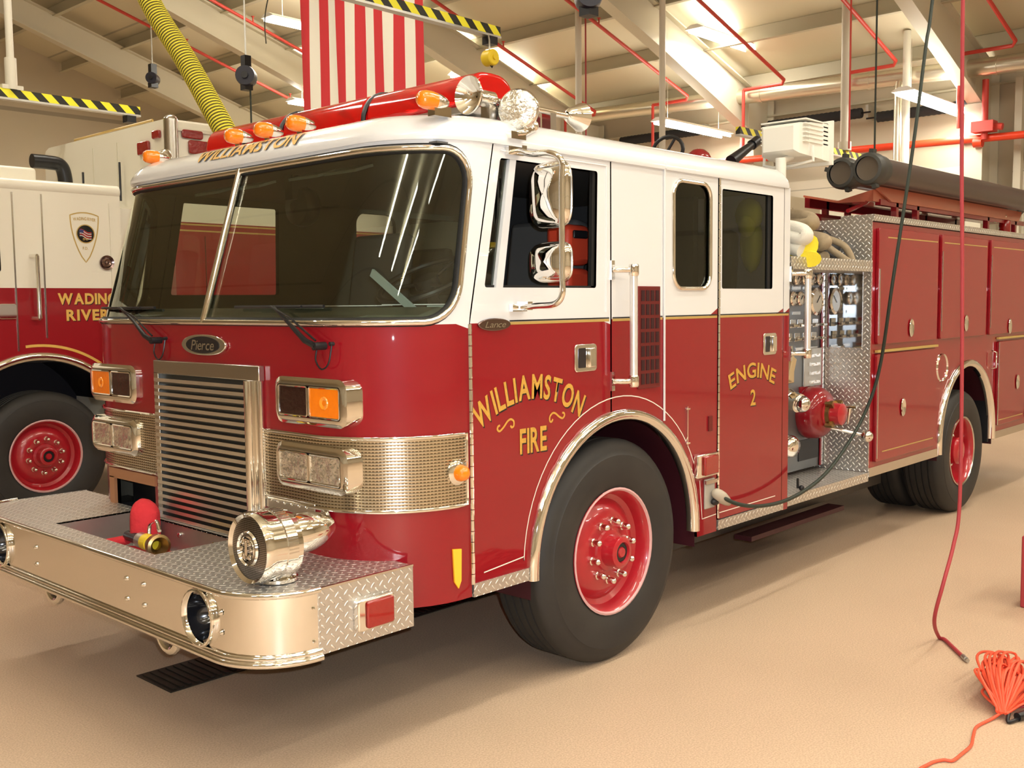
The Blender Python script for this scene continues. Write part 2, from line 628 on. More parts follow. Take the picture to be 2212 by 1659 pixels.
def sheet(name, outer, holes, fn, mats, parent, step=.08, thick=.03, split=None, inner=None, label=None, edge_mat=None, **kw):
    """ curved panel: outer outline minus holes in (u, v), mapped by fn(u, v, offset_outward) """
    outer = densify(outer, step)
    holes = [densify(h, step) for h in holes]
    pts, edges = [], []
    for loop in [outer] + holes:
        b = len(pts)
        pts += loop
        edges += [(b + i, b + (i + 1) % len(loop)) for i in range(len(loop))]
    us = [p[0] for p in outer]
    vs = [p[1] for p in outer]
    if split is not None:
        ln = densify([(min(us), split), (max(us), split)], step, False)
        ln = [p for p in ln if inpoly(p[0], p[1] + 1e-5, outer) and not any(inpoly(p[0], p[1] + 1e-5, h) for h in holes)]
        b = len(pts)
        pts += ln
        edges += [(b + i, b + i + 1) for i in range(len(ln) - 1)]
    nb = len(pts)
    grid = []
    nu = int((max(us) - min(us)) / step) + 1
    nv = int((max(vs) - min(vs)) / step) + 1
    bl = pts[:nb]
    cell = {}
    for p in bl:
        cell.setdefault((int(p[0] // step), int(p[1] // step)), []).append(p)
    for i in range(1, nu):
        for j in range(1, nv):
            x, y = min(us) + i * (max(us) - min(us)) / nu, min(vs) + j * (max(vs) - min(vs)) / nv
            if not inpoly(x, y, outer) or any(inpoly(x, y, h) for h in holes):
                continue
            ci, cj = int(x // step), int(y // step)
            near = any(math.hypot(p[0] - x, p[1] - y) < step * .4 for a in (-1, 0, 1) for b_ in (-1, 0, 1) for p in cell.get((ci + a, cj + b_), ()))
            if not near:
                grid.append((x, y))
    pts += grid
    r = delaunay_2d_cdt([Vector(p) for p in pts], edges, [], 0, 1e-6)
    P2, F2 = r[0], r[2]

    def fnn(u, v):
        e = 1e-3
        a = Vector(fn(u + e, v, 0)) - Vector(fn(u - e, v, 0))
        b_ = Vector(fn(u, v + e, 0)) - Vector(fn(u, v - e, 0))
        n_ = a.cross(b_).normalized()
        q = Vector(fn(u, v, .01)) - Vector(fn(u, v, 0))
        return n_ if n_.dot(q) > 0 else -n_
    mb = MB()
    nm = []
    tris = []
    for f in F2:
        cx = sum(P2[i].x for i in f) / len(f)
        cy = sum(P2[i].y for i in f) / len(f)
        if inpoly(cx, cy, outer) and not any(inpoly(cx, cy, h) for h in holes):
            tris.append((tuple(f), cy))
    V3 = [Vector(fn(p.x, p.y, 0)) for p in P2]
    N3 = [fnn(p.x, p.y) for p in P2]
    f0 = None
    fs, ms = [], []
    for f, cy in tris:
        n_ = (V3[f[1]] - V3[f[0]]).cross(V3[f[2]] - V3[f[0]])
        if n_.dot(N3[f[0]]) < 0:
            f = tuple(reversed(f))
        fs.append(f)
        ms.append(0 if split is None or cy < split else 1)
    mb.v = [tuple(v) for v in V3]
    mb.f = list(fs)
    mb.m = list(ms)
    nm = [tuple(n_) for n_ in N3]
    if thick:
        b = len(mb.v)
        for p, v, n_ in zip(P2, V3, N3):
            mb.v.append(tuple(v - n_ * thick))
            nm.append(tuple(-n_))
        im = (2 if split is not None else 1) if inner else 0
        for f, m_ in zip(fs, ms):
            mb.f.append(tuple(i + b for i in reversed(f)))
            mb.m.append(im if inner else m_)
        for loop in [outer] + holes:
            k = len(loop)
            V = [Vector(fn(p[0], p[1], 0)) for p in loop]
            N = [fnn(p[0], p[1]) for p in loop]
            W_ = [V[i] - N[i] * thick for i in range(k)]
            sgn = 1 if sum(loop[i][0] * loop[(i + 1) % k][1] - loop[(i + 1) % k][0] * loop[i][1] for i in range(k)) > 0 else -1
            for i in range(k):
                i2 = (i + 1) % k
                b = len(mb.v)
                mb.v += [tuple(V[i]), tuple(V[i2]), tuple(W_[i2]), tuple(W_[i])]
                q = (V[i2] - V[i]).cross(N[i]).normalized()
                nm += [tuple(q)] * 4
                mb.f.append((b, b + 1, b + 2, b + 3))
                cy = (loop[i][1] + loop[i2][1]) / 2
                mb.m.append(0 if split is None or cy < split else 1)
    mats = list(mats if isinstance(mats, (list, tuple)) else [mats])
    if inner:
        mats.append(inner)
    return mb.build(name, mats, parent, smooth=None, normals=nm, label=label, **kw)


def ribbon(path, wd, fn, off=.001, closed=False, step=.05):
    """ thin painted line following path (u, v) on surface fn """
    path = densify(path, step, closed)
    k = len(path)
    mb = MB()
    vs = []
    for i in range(k):
        a = path[(i - 1) % k] if (closed or i > 0) else path[i]
        b = path[(i + 1) % k] if (closed or i < k - 1) else path[i]
        dx, dy = b[0] - a[0], b[1] - a[1]
        L = math.hypot(dx, dy) or 1
        nx, ny = -dy / L * wd / 2, dx / L * wd / 2
        vs += [fn(path[i][0] + nx, path[i][1] + ny, off), fn(path[i][0] - nx, path[i][1] - ny, off)]
    fs = []
    for i in range(k if closed else k - 1):
        j = (i + 1) % k
        fs.append((2 * i, 2 * i + 1, 2 * j + 1, 2 * j))
    mb.add(vs, fs)
    return mb


_fc = {}


def glyph(ch, bold=0.02):
    if (ch, bold) in _fc:
        return _fc[(ch, bold)]
    cu = bpy.data.curves.new('g', 'FONT')
    cu.body = ch
    cu.size = 1.0
    cu.offset = bold
    cu.resolution_u = 4
    o = bpy.data.objects.new('g', cu)
    col.objects.link(o)
    dg = bpy.context.evaluated_depsgraph_get()
    dg.update()
    me = o.evaluated_get(dg).to_mesh()
    vs = [(v.co.x, v.co.y) for v in me.vertices]
    fs = [tuple(p.vertices) for p in me.polygons]
    o.evaluated_get(dg).to_mesh_clear()
    bpy.data.objects.remove(o)
    bpy.data.curves.remove(cu)
    _fc[(ch, bold)] = (vs, fs)
    return vs, fs


def text_uv(body, h, bold=.02, wide=1.0, gap=.1, shear=0.0, serif=0.0):
    """ list of letters: (verts centred on letter centre, faces, centre u) for cap height h """
    out = []
    x = 0
    for ch in body:
        if ch == ' ':
            x += .35 * h
            continue
        vs, fs = glyph(ch, bold)
        k = h / 0.72
        x0, x1 = min(v[0] for v in vs), max(v[0] for v in vs)
        wd = (x1 - x0) * k * wide
        c = (x0 + x1) / 2
        L = [((v[0] - c) * k * wide + shear * v[1] * k, v[1] * k) for v in vs]
        fsn = list(fs)
        out.append([L, fsn, x + wd / 2])
        x += wd + gap * h
    tot = x - gap * h
    for o in out:
        o[2] -= tot / 2
    return out, tot


def subdiv(vs, fs):
    vs = list(vs)
    out, mid = [], {}

    def m_(a, b):
        k = (min(a, b), max(a, b))
        if k not in mid:
            mid[k] = len(vs)
            vs.append(((vs[a][0] + vs[b][0]) / 2, (vs[a][1] + vs[b][1]) / 2))
        return mid[k]
    for f in fs:
        for i in range(1, len(f) - 1):
            a, b, c = f[0], f[i], f[i + 1]
            ab, bc, ca = m_(a, b), m_(b, c), m_(c, a)
            out += [(a, ab, ca), (ab, b, bc), (ca, bc, c), (ab, bc, ca)]
    return vs, out


def text_on(mb, body, cu, cv, h, fn, off, mi=0, sub=0, width=None, arc=None, tilt=1.0, dx=0, dy=0, flip=False, **kw):
    """ letters onto surface fn(u,v,off); arc = radius of an upward arch """
    L, tot = text_uv(body, h, **kw)
    k = (width / tot) if width else 1
    for vs, fs, c in L:
        for _ in range(sub):
            vs, fs = subdiv(vs, fs)
        c *= k
        if arc:
            a = c / arc
            ox, oy = arc * math.sin(a), arc * math.cos(a) - arc
            ca, sa = math.cos(-a * tilt), math.sin(-a * tilt)
        else:
            ox, oy, ca, sa = c, 0, 1, 0
        V = []
        for (x, y) in vs:
            x *= k
            X, Y = ox + x * ca - y * sa + dx, oy + x * sa + y * ca + dy
            V.append(fn(cu + (-X if flip else X), cv + Y, off))
        mb.add(V, fs, mi)
    return mb


# ---------------------------------------------------------------- the hall
st = 'structure'
MB().box(-14, 16, -15, 22, -.2, 0).build('floor', floor_m, kind=st)
E0, XW, SL = 5.3, 14.0, 0.3
RX = 0.0
RZ = E0 + SL * (XW - RX)


def rz(x):
    return E0 + SL * (XW - x) if x >= RX else RZ - SL * (RX - x)


b = MB()
b.add([(XW + .3, -15, rz(XW + .3)), (XW + .3, 22, rz(XW + .3)), (RX, 22, RZ), (RX, -15, RZ), (-14, -15, rz(-14)), (-14, 22, rz(-14)),
       (XW + .3, -15, rz(XW + .3) + .3), (XW + .3, 22, rz(XW + .3) + .3), (RX, 22, RZ + .3), (RX, -15, RZ + .3), (-14, -15, rz(-14) + .3), (-14, 22, rz(-14) + .3)],
      [(0, 1, 2, 3), (3, 2, 5, 4), (9, 8, 7, 6), (10, 11, 8, 9), (0, 6, 7, 1), (4, 5, 11, 10)])
b.build('ceiling', ceil_m, kind=st)
MB().box(XW, XW + .25, -15, 20.5, 0, E0 + .05).build('wall_back', wall_m, kind=st)
b = MB()
g = [(-14, 0), (XW + .2, 0), (XW + .2, rz(XW + .2)), (RX, RZ), (-14, rz(-14))]
b.prism(g, lambda u, v: (u, 20.2, v), lambda u, v: (u, 20.45, v))
b.build('wall_left', wall_m, kind=st)
b = MB()
b.prism(g, lambda u, v: (u, -15.25, v), lambda u, v: (u, -15.0, v))
b.build('wall_right', wall_m, kind=st)
MB().box(-14.25, -14, -15, 20.5, 0, rz(-14)).build('wall_front', wall_m, kind=st)
# overhead doors in the back wall
for k, y0 in enumerate((-.9, 2.85, 6.55, 10.25, 13.9)):
    d = MB().box(13.9, 13.99, y0, y0 + 3.0, 0, 3.75).build('door_%d' % (k + 1), door_m, kind=st)
    fb = MB()
    for q in range(1, 6):
        fb.box(13.88, 13.9, y0 + .02, y0 + 2.98, q * .62, q * .62 + .03)
    fb.build('door_rail', purlin_m, d)
# overhead doors opposite, behind the photographer
for k, y0 in enumerate((-4.6, -.9, 2.85, 6.55, 10.25)):
    MB().box(-13.99, -13.9, y0, y0 + 3.0, 0, 3.9).build('door_%d' % (k + 6), door_m, kind=st)
# tapered rafters with columns
n = 1
for y in (-4.9, -1.25, 2.45, 6.15, 9.85, 13.55, 17.25):
    b = MB()
    xs = [13.55, 12.2, 10.5, 7, 3.5, 0]
    for i in range(len(xs) - 1):
        x0, x1 = xs[i], xs[i + 1]
        dp0, dp1 = (.95 if i == 0 else .95 - .08 * i), .95 - .08 * (i + 1)
        for (ya, yb, top0, bot0, top1, bot1) in ((y - .01, y + .01, .22, dp0, .22, dp1), (y - .10, y + .10, .2, .225, .2, .225), (y - .10, y + .10, dp0, dp0 + .025, dp1, dp1 + .025)):
            b.add([(x0, ya, rz(x0) - bot0), (x0, yb, rz(x0) - bot0), (x0, yb, rz(x0) - top0), (x0, ya, rz(x0) - top0),
                   (x1, ya, rz(x1) - bot1), (x1, yb, rz(x1) - bot1), (x1, yb, rz(x1) - top1), (x1, ya, rz(x1) - top1)],
                  [(0, 1, 2, 3), (7, 6, 5, 4), (0, 4, 5, 1), (1, 5, 6, 2), (2, 6, 7, 3), (3, 7, 4, 0)])
    # column
    b.box(13.25, 13.28, y - .13, y + .13, 0, 4.55)
    b.box(13.28, 13.92, y - .014, y + .014, 0, 5.2)
    b.box(13.92, 13.95, y - .13, y + .13, 0, 5.2)
    b.build('trim_%d' % n, steel_m, kind=st)
    n += 1
for i in range(9):
    x = 13.3 - 1.35 * i
    b = MB().box(x - .01, x + .01, -14.9, 20.1, rz(x) - .21, rz(x) - .003)
    b.box(x - .08, x + .01, -14.9, 20.1, rz(x) - .225, rz(x) - .21)
    b.build('trim_%d' % n, purlin_m, kind=st)
    n += 1
# wall girts
for z in (4.15, 4.9):
    MB().box(13.9, 13.99, -14.9, 20.1, z, z + .03).build('trim_%d' % n, purlin_m, kind=st)
    n += 1
# downspout-like vertical frames right of the far column
for y in (1.55, 1.95):
    MB().box(13.6, 13.72, y - .05, y + .05, 0, 4.9).build('trim_%d' % n, steel_m, kind=st)
    n += 1

# sprinkler branch pipes following the roof slope
SPL = {1.75: 'nearest the right edge', 3.4: 'above the floodlight', 5.2: 'behind the brightest fixture', 7.0: 'passing the top centre reel',
       9.0: 'just right of the flag', 12.8: 'meeting the flag left edge', 15.0: 'behind the yellow hose', 17.8: 'nearest the left wall'}
for y, wh in SPL.items():
    x0, x1 = 2.5, 12.74 if y < 11 else 12.2
    b = MB().cyl((x0, y, rz(x0) - .5), (x1, y, rz(x1) - .45), .028, n=10)
    b.tube([(x1, y, rz(x1) - .45), (x1 + .05, y + .05, rz(x1) - .5), (x1 + .05, y + .75, rz(x1) - .5)], .028, 8)
    if y < 10:
        b.cyl((x1 + .05, y + .75, rz(x1) - .5), (x1 + .05, y + .75, 4.15), .026, n=8)
    hd = b.build('sprinkler_pipe', beamred, label='thin red sprinkler pipe under the roof, ' + wh, cat='pipe', group='sprinkler branch pipes')
    q = 3.4
    while q < x1 - .3:
        hb = MB().cyl((q, y, rz(q) - .46), (q, y, rz(q) - .36), .012, n=8).cyl((q, y, rz(q) - .36), (q, y, rz(q) - .35), .03, n=10)
        s_ = hb.build('sprinkler_head', beamred)
        s_.parent = hd
        s_.matrix_parent_inverse = Matrix.Translation(-hd.location)
        s_.location = s_.location
        q += 2.3
MB().cyl((13.2, -6, 3.86), (13.2, 8, 4.15), .055, n=16).cyl((13.2, 1.5, 3.98), (13.2, 1.62, 3.985), .075, n=16).cyl((13.2, 2.3, 3.98), (13.2, 2.42, 3.985), .075, n=16).build(
    'sprinkler_main', mat('bright_red_pipe', (0.75, 0.06, 0.02), .35), label='thick bright red sprinkler main running along the far wall', cat='pipe')
b = MB().cyl((13.12, 2.25, 4.84), (13.12, 2.25, 4.0), .045, n=12)
b.box(13.0, 13.2, 2.1, 2.4, 4.1, 4.25).cyl((13.1, 2.25, 4.2), (13.1, 2.0, 4.15), .05, n=10)
b.build('valve_riser', beamred, label='red valve riser standing on the sprinkler main at the upper right', cat='pipe')
# round duct
b = MB()
pa, pb_ = Vector((13.0, 14, 5.38)), Vector((13.0, -8, 4.66))
b.cyl(pa, pb_, .125, n=28)
for k in range(12):
    c = pa + (pb_ - pa) * (k + .5) / 12
    b.cyl(c, c + (pb_ - pa).normalized() * .04, .133, n=28)
b.build('round_duct', duct_m, label='long silver round duct hung along the top of the far wall', cat='duct')
# duct drops
b = MB().tube([(13.0, 3.45, 5.0), (12.95, 3.42, 4.95), (12.9, 3.42, 4.8), (12.9, 3.42, 4.5), (12.9, 3.42, 3.0)], .06, 12)
b.build('duct_drop', duct_m, label='silver duct drop with rounded elbow below the round duct', cat='duct')
# torsion springs above the back doors
for k, (y0, y1, z) in enumerate(((4.35, 6.05, 4.72), (2.68, 4.12, 4.62), (7.4, 9.2, 4.8), (9.9, 11.3, 4.85))):
    t = empty('torsion_spring', (13.72, (y0 + y1) / 2, z - .1), 'black torsion spring roll above the overhead doors, ' + ['behind the white floodlight', 'left of the silver column at right', 'right of the front air horn', 'farthest to the left'][k], 'spring', 'door springs')
    b = MB()
    pts = []
    for i in range(int((y1 - y0) / .04)):
        rr = .085 if i % 2 else .078
        pts.append((rr, i * .04))
    b.lathe(pts, (13.72, y0, z), (0, 1, 0), 16, 0, True, True)
    b.build('coil', blackrub, t)
    MB().cyl((13.72, y0 - .15, z), (13.72, y1 + .15, z), .014, n=8).build('shaft', black, t)
    MB().box(13.74, 13.97, y0 - .1, y0 - .06, z - .1, z + .12).build('bracket', dullsteel, t)

# fluorescent fixtures
FX = [((10.92, 5.70, 5.76), 2.44, 'long bright fluorescent fixture high above the crew door of the engine'),
      ((11.54, 6.76, 4.62), 2.06, 'fluorescent fixture hanging low behind the cab roof'),
      ((11.45, 2.76, 4.50), 2.25, 'fluorescent fixture hanging low above the dark suction hoses'),
      ((10.18, 10.06, 5.66), 2.3, 'fluorescent fixture seen just above the red light bar and chrome horn'),
      ((6.95, 10.85, 6.15), 2.4, 'fluorescent fixture partly hidden by the left edge of the flag'),
      ((9.55, 13.95, 5.66), 2.3, 'small fluorescent fixture between the flag and the light bar')]
for x in (-8.5, -4.9, -1.2, 2.4):
    for y in (-9.5, -5.5, -1.8):
        FX.append(((x, y, 6.9), 2.44, None))
for (x, y, z) in ((.4, 13.2, 6.9), (1.2, 6.3, 6.9), (-2.6, 6.3, 6.9), (6.5, -1.9, 6.2), (6.5, -5.5, 6.2), (6.5, -9.5, 6.2), (10.5, -5.5, 5.6)):  # unseen fixtures added to brighten the flag, the second engine and right side
    FX.append(((x, y, z), 2.44, None))


def fixture():
    t = empty('light_fixture', (0, 0, 0), 'x', 'ceiling light', 'fluorescent ceiling fixtures')
    L = 2.44
    b = MB().prism([(-.06, 0.03), (.06, 0.03), (.16, -.02), (.16, -.03), (-.16, -.03), (-.16, -.02)], lambda u, v: (0, u, v + .05), lambda u, v: (L, u, v + .05))
    b.build('housing', fixt_m, t)
    for s in (-.09, .09):
        MB().cyl((.02, s, -.012), (L - .02, s, -.012), .019, n=12).build('lamp_tube', tube_m, t)
    for x in (.3, L - .3):
        MB().cyl((x, 0, .07), (x, 0, .75), .004, n=6).build('hanger', steelpipe, t)
    return t


fx0 = None
for (p, L, lab) in FX:
    if fx0 is None:
        fx0 = fixture()
        t = fx0
    else:
        t = copy_tree(fx0)
    t.location = p
    t.scale = (L / 2.44, 1, 1)
    t['label'] = lab or 'unseen fluorescent fixture out of frame, put in to light the hall'
    p2 = (p[0] + L / 2, p[1], p[2] - .06)
    pw = FIXW * ((2.0 if p[1] > 9 else 1.0) if lab else (.8 if p[0] < 0 else 1.1))
    area('fixture_light', p2, L, .3, pw, WARM)
    area('fixture_light', (p2[0], p2[1], p[2] + .09), L, .2, pw * (.8 if p[1] > 9 or not lab else .4), WARM, (PI, 0, 0))

# vertical pale conduits hanging from the roof
for (x, y, z0, r, wh) in ((10, 7.16, 3.6, .05, 'right of the rear horn'), (10, 5.63, 3.6, .045, 'behind the cab roof above the fixture'), (11.35, 3.52, 3.80, .06, 'ending at the striped rail behind the floodlight'),
                          (12.8, 3.26, 2.5, .055, 'below the low fixture above the suction hoses')):
    zt = rz(x) - (.08 if x < 12 else .02)
    MB().cyl((x, y, z0), (x, y, zt), r, n=14).cyl((x, y, z0), (x, y, z0 + .12), r * 1.5, n=14).build('drop_pipe', steelpipe, label='pale vertical drop pipe hung from the roof, ' + wh, cat='pipe', group='pale drop pipes')
# thin red risers and chains
for (x, y, z0, z1, m, wh) in ((10, 7.02, 3.6, 6.45, airred, 'just right of the rear horn pole'), (10, 2.83, 3.62, 6.48, beamred, 'beside the pale pipe above the striped rail'), (10, 2.5, 3.3, 6.48, cable, 'right of the pale pipe above the suction hoses'),
                              (5.62, 9.33, 2.6, 4.68, cable, 'dropping from the larger black reel left of the flag')):
    MB().cyl((x, y, z0), (x, y, z1), .012, n=8).build('drop_rope', m, label='thin rope hanging straight down, ' + wh, cat='cord', group='thin hanging cords')

# striped trolley rails with pulleys
def rail(x0, x1, y, z, h, name_lab, slope=0.0):
    t = empty('striped_rail', (x1, y, z - h), name_lab, 'rail', 'striped overhead rails')
    MB().box(x0, x1, y - .03, y + .03, z - h, z).build('hazard_beam', hazard, t)
    MB().box(x0, x1, y - .04, y + .04, z - h - .02, z - h).build('track', dullsteel, t)
    MB().box(x1 - .16, x1 - .06, y - .05, y + .05, z - h - .09, z - h - .02).build('trolley', black, t)
    return t


rail(1.7, 4.6, 3.73, 4.27, .085, 'yellow and black striped rail in front of the flag at top centre')
rail(.9, 3.06, 7.55, 3.86, .085, 'yellow and black striped rail at the far left under the white drop pole')
rail(8.5, 12.0, 3.52, 3.80, .085, 'short yellow and black striped rail behind the floodlight')
for (x, y, z, wh) in ((1.75, 7.55, 3.86, 'above the left striped rail'), (2.0, 3.73, 4.27, 'above the middle striped rail')):
    b = MB().cyl((x, y, z), (x, y, rz(x) - .1), .035, n=12).cyl((x, y, z + .0), (x, y, z + .3), .055, n=12)
    b.box(x - .1, x + .1, y - .035, y + .035, z, z + .04)
    b.build('drop_pole', steelpipe, label='white vertical pole hung from the roof ' + wh, cat='pole', group='rail drop poles')
# yellow balancer pulley
t = empty('cable_balancer', (4.41, 3.68, 3.85), 'round yellow cable balancer hanging under the end of the striped rail', 'pulley')
MB().cyl((4.41, 3.60, 3.955), (4.41, 3.71, 3.955), .072, n=20).build('drum', yellowp, t, bevel=.012)
MB().cyl((4.41, 3.585, 3.955), (4.41, 3.725, 3.955), .025, n=12).build('hub', yellowp, t)
MB().tube([(4.41, 3.66, 4.02), (4.42, 3.67, 4.07), (4.43, 3.68, 4.12), (4.44, 3.7, 4.17)], .008, 6).build('hook', dullsteel, t)
MB().tube([(4.43, 3.64, 3.89), (4.42, 3.64, 3.87), (4.40, 3.64, 3.885)], .006, 6).build('cable_stop', black, t)


def reel(x, y, z, r, lab, yaw=.8):
    t = empty('hose_reel', (0, 0, 0), lab, 'reel', 'black overhead reels')
    a = Vector((math.cos(yaw), math.sin(yaw), 0))
    MB().lathe([(r * .3, -.11), (r * .95, -.11), (r, -.07), (r, .07), (r * .95, .11), (r * .3, .11)], (0, 0, 0), a, 24, 0, True, True).build('drum', mat_reel, t)
    MB().lathe([(r * .35, -.14), (r * .35, .14)], (0, 0, 0), a, 14, 0, True, True).build('hub', black, t)
    MB().box(-.05, .05, -.05, .05, r * .8, r + .14).build('mount_bracket', black, t)
    MB().cyl((0, 0, r + .1), (0, 0, r + 1.4), .012, n=6).build('hanger_rod', dullsteel, t)
    MB().box(-.06, .06, -.06, .06, -r - .05, -r * .7).build('roller_guide', black, t)
    t.location = (x, y, z)
    return t


mat_reel = mat('reel_black', (0.015, 0.015, 0.03), .4)
reel(5.59, 9.37, 4.84, .135, 'black hose reel hanging left of the flag above the white truck box')
reel(6.27, 13.14, 5.48, .095, 'smaller black reel far left of the yellow hose')
reel(4.78, 2.81, 4.40, .12, 'black reel cut by the top edge of the picture at centre')

# flag
t = empty('american_flag', (5.4, 6.7, 3.6), 'large flag with vertical red and white stripes hanging behind the light bar', 'flag')
Y0, Y1, Z0, Z1 = 5.59, 7.83, 3.75, 7.35
for k in range(13):
    b = MB()
    vs, fs = [], []
    N, K = 4, 40
    for j in range(K + 1):
        z = Z0 + (Z1 - Z0) * j / K * .93
        for i in range(N + 1):
            u = (k + i / N) / 13
            y = Y1 + (Y0 - Y1) * u
            x = 5.4 + .018 * math.sin(u * 19 + z * .8) + .006 * math.sin(u * 47 + z * 1.7)
            vs.append((x, y, z))
    for j in range(K):
        for i in range(N):
            a = j * (N + 1) + i
            fs.append((a, a + 1, a + N + 2, a + N + 1))
    b.add(vs, fs)
    b.build('red_stripe' if k % 2 == 0 else 'white_stripe', flagred if k % 2 == 0 else whitecloth, t, smooth=80)
MB().cyl((5.4, 5.4, 7.10), (5.4, 8.0, 7.10), .03, n=10).build('flag_pole', steelpipe, t)

# yellow corrugated exhaust hose
P0 = [Vector(p) for p in ((1.22, 4.35, 4.6), (1.25, 3.91, 3.88), (1.29, 3.52, 3.41), (1.30, 3.16, 2.98), (1.33, 2.95, 2.71), (1.50, 2.80, 2.56), (1.9, 2.75, 2.50), (2.6, 2.72, 2.50), (3.2, 2.74, 2.44), (3.42, 2.75, 2.1), (3.45, 2.75, 1.4), (3.45, 2.75, .6))]


def spline(pts, k=12):
    out = []
    n_ = len(pts)
    for i in range(n_ - 1):
        p0, p1, p2, p3 = pts[max(i - 1, 0)], pts[i], pts[i + 1], pts[min(i + 2, n_ - 1)]
        for j in range(k):
            t_ = j / k
            out.append(.5 * ((2 * p1) + (p2 - p0) * t_ + (2 * p0 - 5 * p1 + 4 * p2 - p3) * t_ ** 2 + (3 * p1 - p0 - 3 * p2 + p3) * t_ ** 3))
    out.append(pts[-1])
    return out


def SP(pts, k=12):
    return spline([Vector(p) for p in pts], k)


def resample(pts, step):
    out = [pts[0]]
    acc = 0
    for i in range(1, len(pts)):
        a, b_ = pts[i - 1], pts[i]
        L = (b_ - a).length
        while acc + L >= step:
            t_ = (step - acc) / L
            a = a + (b_ - a) * t_
            out.append(a)
            L = (b_ - a).length
            acc = 0
        acc += L
    return out


hp = resample(spline(P0, 60), .0062)
b = MB().tube(hp, [(.066, .074, .076, .074)[i % 4] for i in range(len(hp))], 18)
b.m = [1 if (k // 18) % 4 in (3,) else 0 for k in range(len(b.f))]
b.build('exhaust_hose', [yplain, mat('hose_groove', (.12, .10, .02), .8)], smooth=60, label='ribbed yellow exhaust hose coming down from the roof behind the cab', cat='hose')

# small dark wire from roof to flag area
MB().tube(SP(((5.6, 8.9, 5.2), (5.0, 8.0, 5.35), (4.6, 7.0, 5.9))), .008, 6).build('guy_wire', cable, label='thin dark wire slanting from the black reel up toward the flag', cat='wire')

# floor drain
t = empty('floor_drain', (-.1, 1.45, 0), 'dark rectangular floor drain grate under the chrome bumper', 'drain')
MB().box(-.19, 2.2, 1.29, 1.61, .001, .006).build('grate_frame', mat('drain_iron', (.03, .027, .022), .5, .4), t)
b = MB()
for k in range(60):
    b.box(-.17 + k * .0395, -.15 + k * .0395, 1.31, 1.59, .006, .010)
b.build('grate_bars', MT['drain_iron'], t)

# ================================================================ the fire engine
W, RC = 2.54, .42
AC = PI * RC / 2
FL = W - 2 * RC
ZD = 1.667


def plan(s):
    """ plan outline of the cab: returns x, y and outward normal """
    if s > AC:
        return RC + s - AC, 0., 0., -1.
    if s >= 0:
        t_ = s / RC
        return RC - RC * math.cos(t_), RC - RC * math.sin(t_), -math.cos(t_), -math.sin(t_)
    if s >= -FL:
        return 0., RC - s, -1., 0.
    q = -FL - s
    if q < AC:
        t_ = q / RC
        return RC - RC * math.cos(t_), W - RC + RC * math.sin(t_), -math.cos(t_), math.sin(t_)
    return RC + q - AC, W, 0., 1.


def rake(z):
    return .31 * min(max(0, z - ZD), .733)


def cabf(s, z, off=0.):
    x, y, nx, ny = plan(s)
    return (x + rake(z) * max(0, 1 - x / 1.4) + nx * off, y + ny * off, z)


def sx(x):
    return AC + x - RC


def side(x, z, off=0.):
    """ driver side, x is the un-raked station """
    return (x + rake(z) * max(0, 1 - x / 1.4), -off, z)


def pside(x, z, off=0.):
    return (x + rake(z) * max(0, 1 - x / 1.4), W + off, z)


eng = empty('fire_engine', (3.5, 1.27, 0), 'large red and white fire engine with chrome bumper lettered WILLIAMSTON, filling the picture', 'fire engine')
RW = [red, white]
lin = mat('cab_liner', (.13, .125, .095), .8)
# windshield and front skin
wsr = rrect(-FL - .63, .63, 1.676, 2.362, .15, 8, tilt=.05)
sheet('front_skin', [(-FL - AC - .04, .548), (AC + .04, .548), (AC + .04, 2.402), (-FL - AC - .04, 2.402)], [wsr, rrect(-1.73, -1.30, .62, .905, .02, 3)], cabf, RW, eng, .07, .035, ZD, inner=lin)
gl = sheet('windshield', rrect(-FL - .635, .635, 1.672, 2.366, .15, 8, tilt=.05), [], lambda s, z, o=0.: cabf(s, z, o - .012), glass, eng, .08, 0)


def on(fn, path, off):
    return [fn(p[0], p[1], off) for p in path]


MB().tube(on(cabf, densify(wsr, .03), .004), .013, 8, True).build('windshield_molding', chrome, eng, 60)
MB().tube(on(cabf, densify(wsr, .03), -.012), .022, 8, True).build('windshield_gasket', rubberstripe, eng, 60)
b = MB()
pts = [cabf(-FL / 2 + .045, 1.67 + .7 * i / 10, .004) for i in range(11)]
b.tube(pts, .017, 8)
b.build('windshield_divider', chrome, eng, 60)
# roof


def outline(inset, front_in, z, n=10):
    f = rake(2.4) + front_in
    r = RC * .9
    pts = []
    x0, x1, y0, y1 = f, 3.13 - inset * .6, inset, W - inset
    rr = .06
    for (cx, cy, a0, q) in ((x0 + r, y0 + r, PI * 1.5, r), (x0 + r, y1 - r, PI, r), (x1 - rr, y1 - rr, PI * .5, rr), (x1 - rr, y0 + rr, 0, rr)):
        for i in range(n + 1):
            a = a0 - (PI / 2) * i / n
            if cx == x0 + r:
                # front corners keep the gentle rake of the cab sides
                pass
            pts.append((cx + q * math.cos(a), cy + q * math.sin(a), z))
    return pts


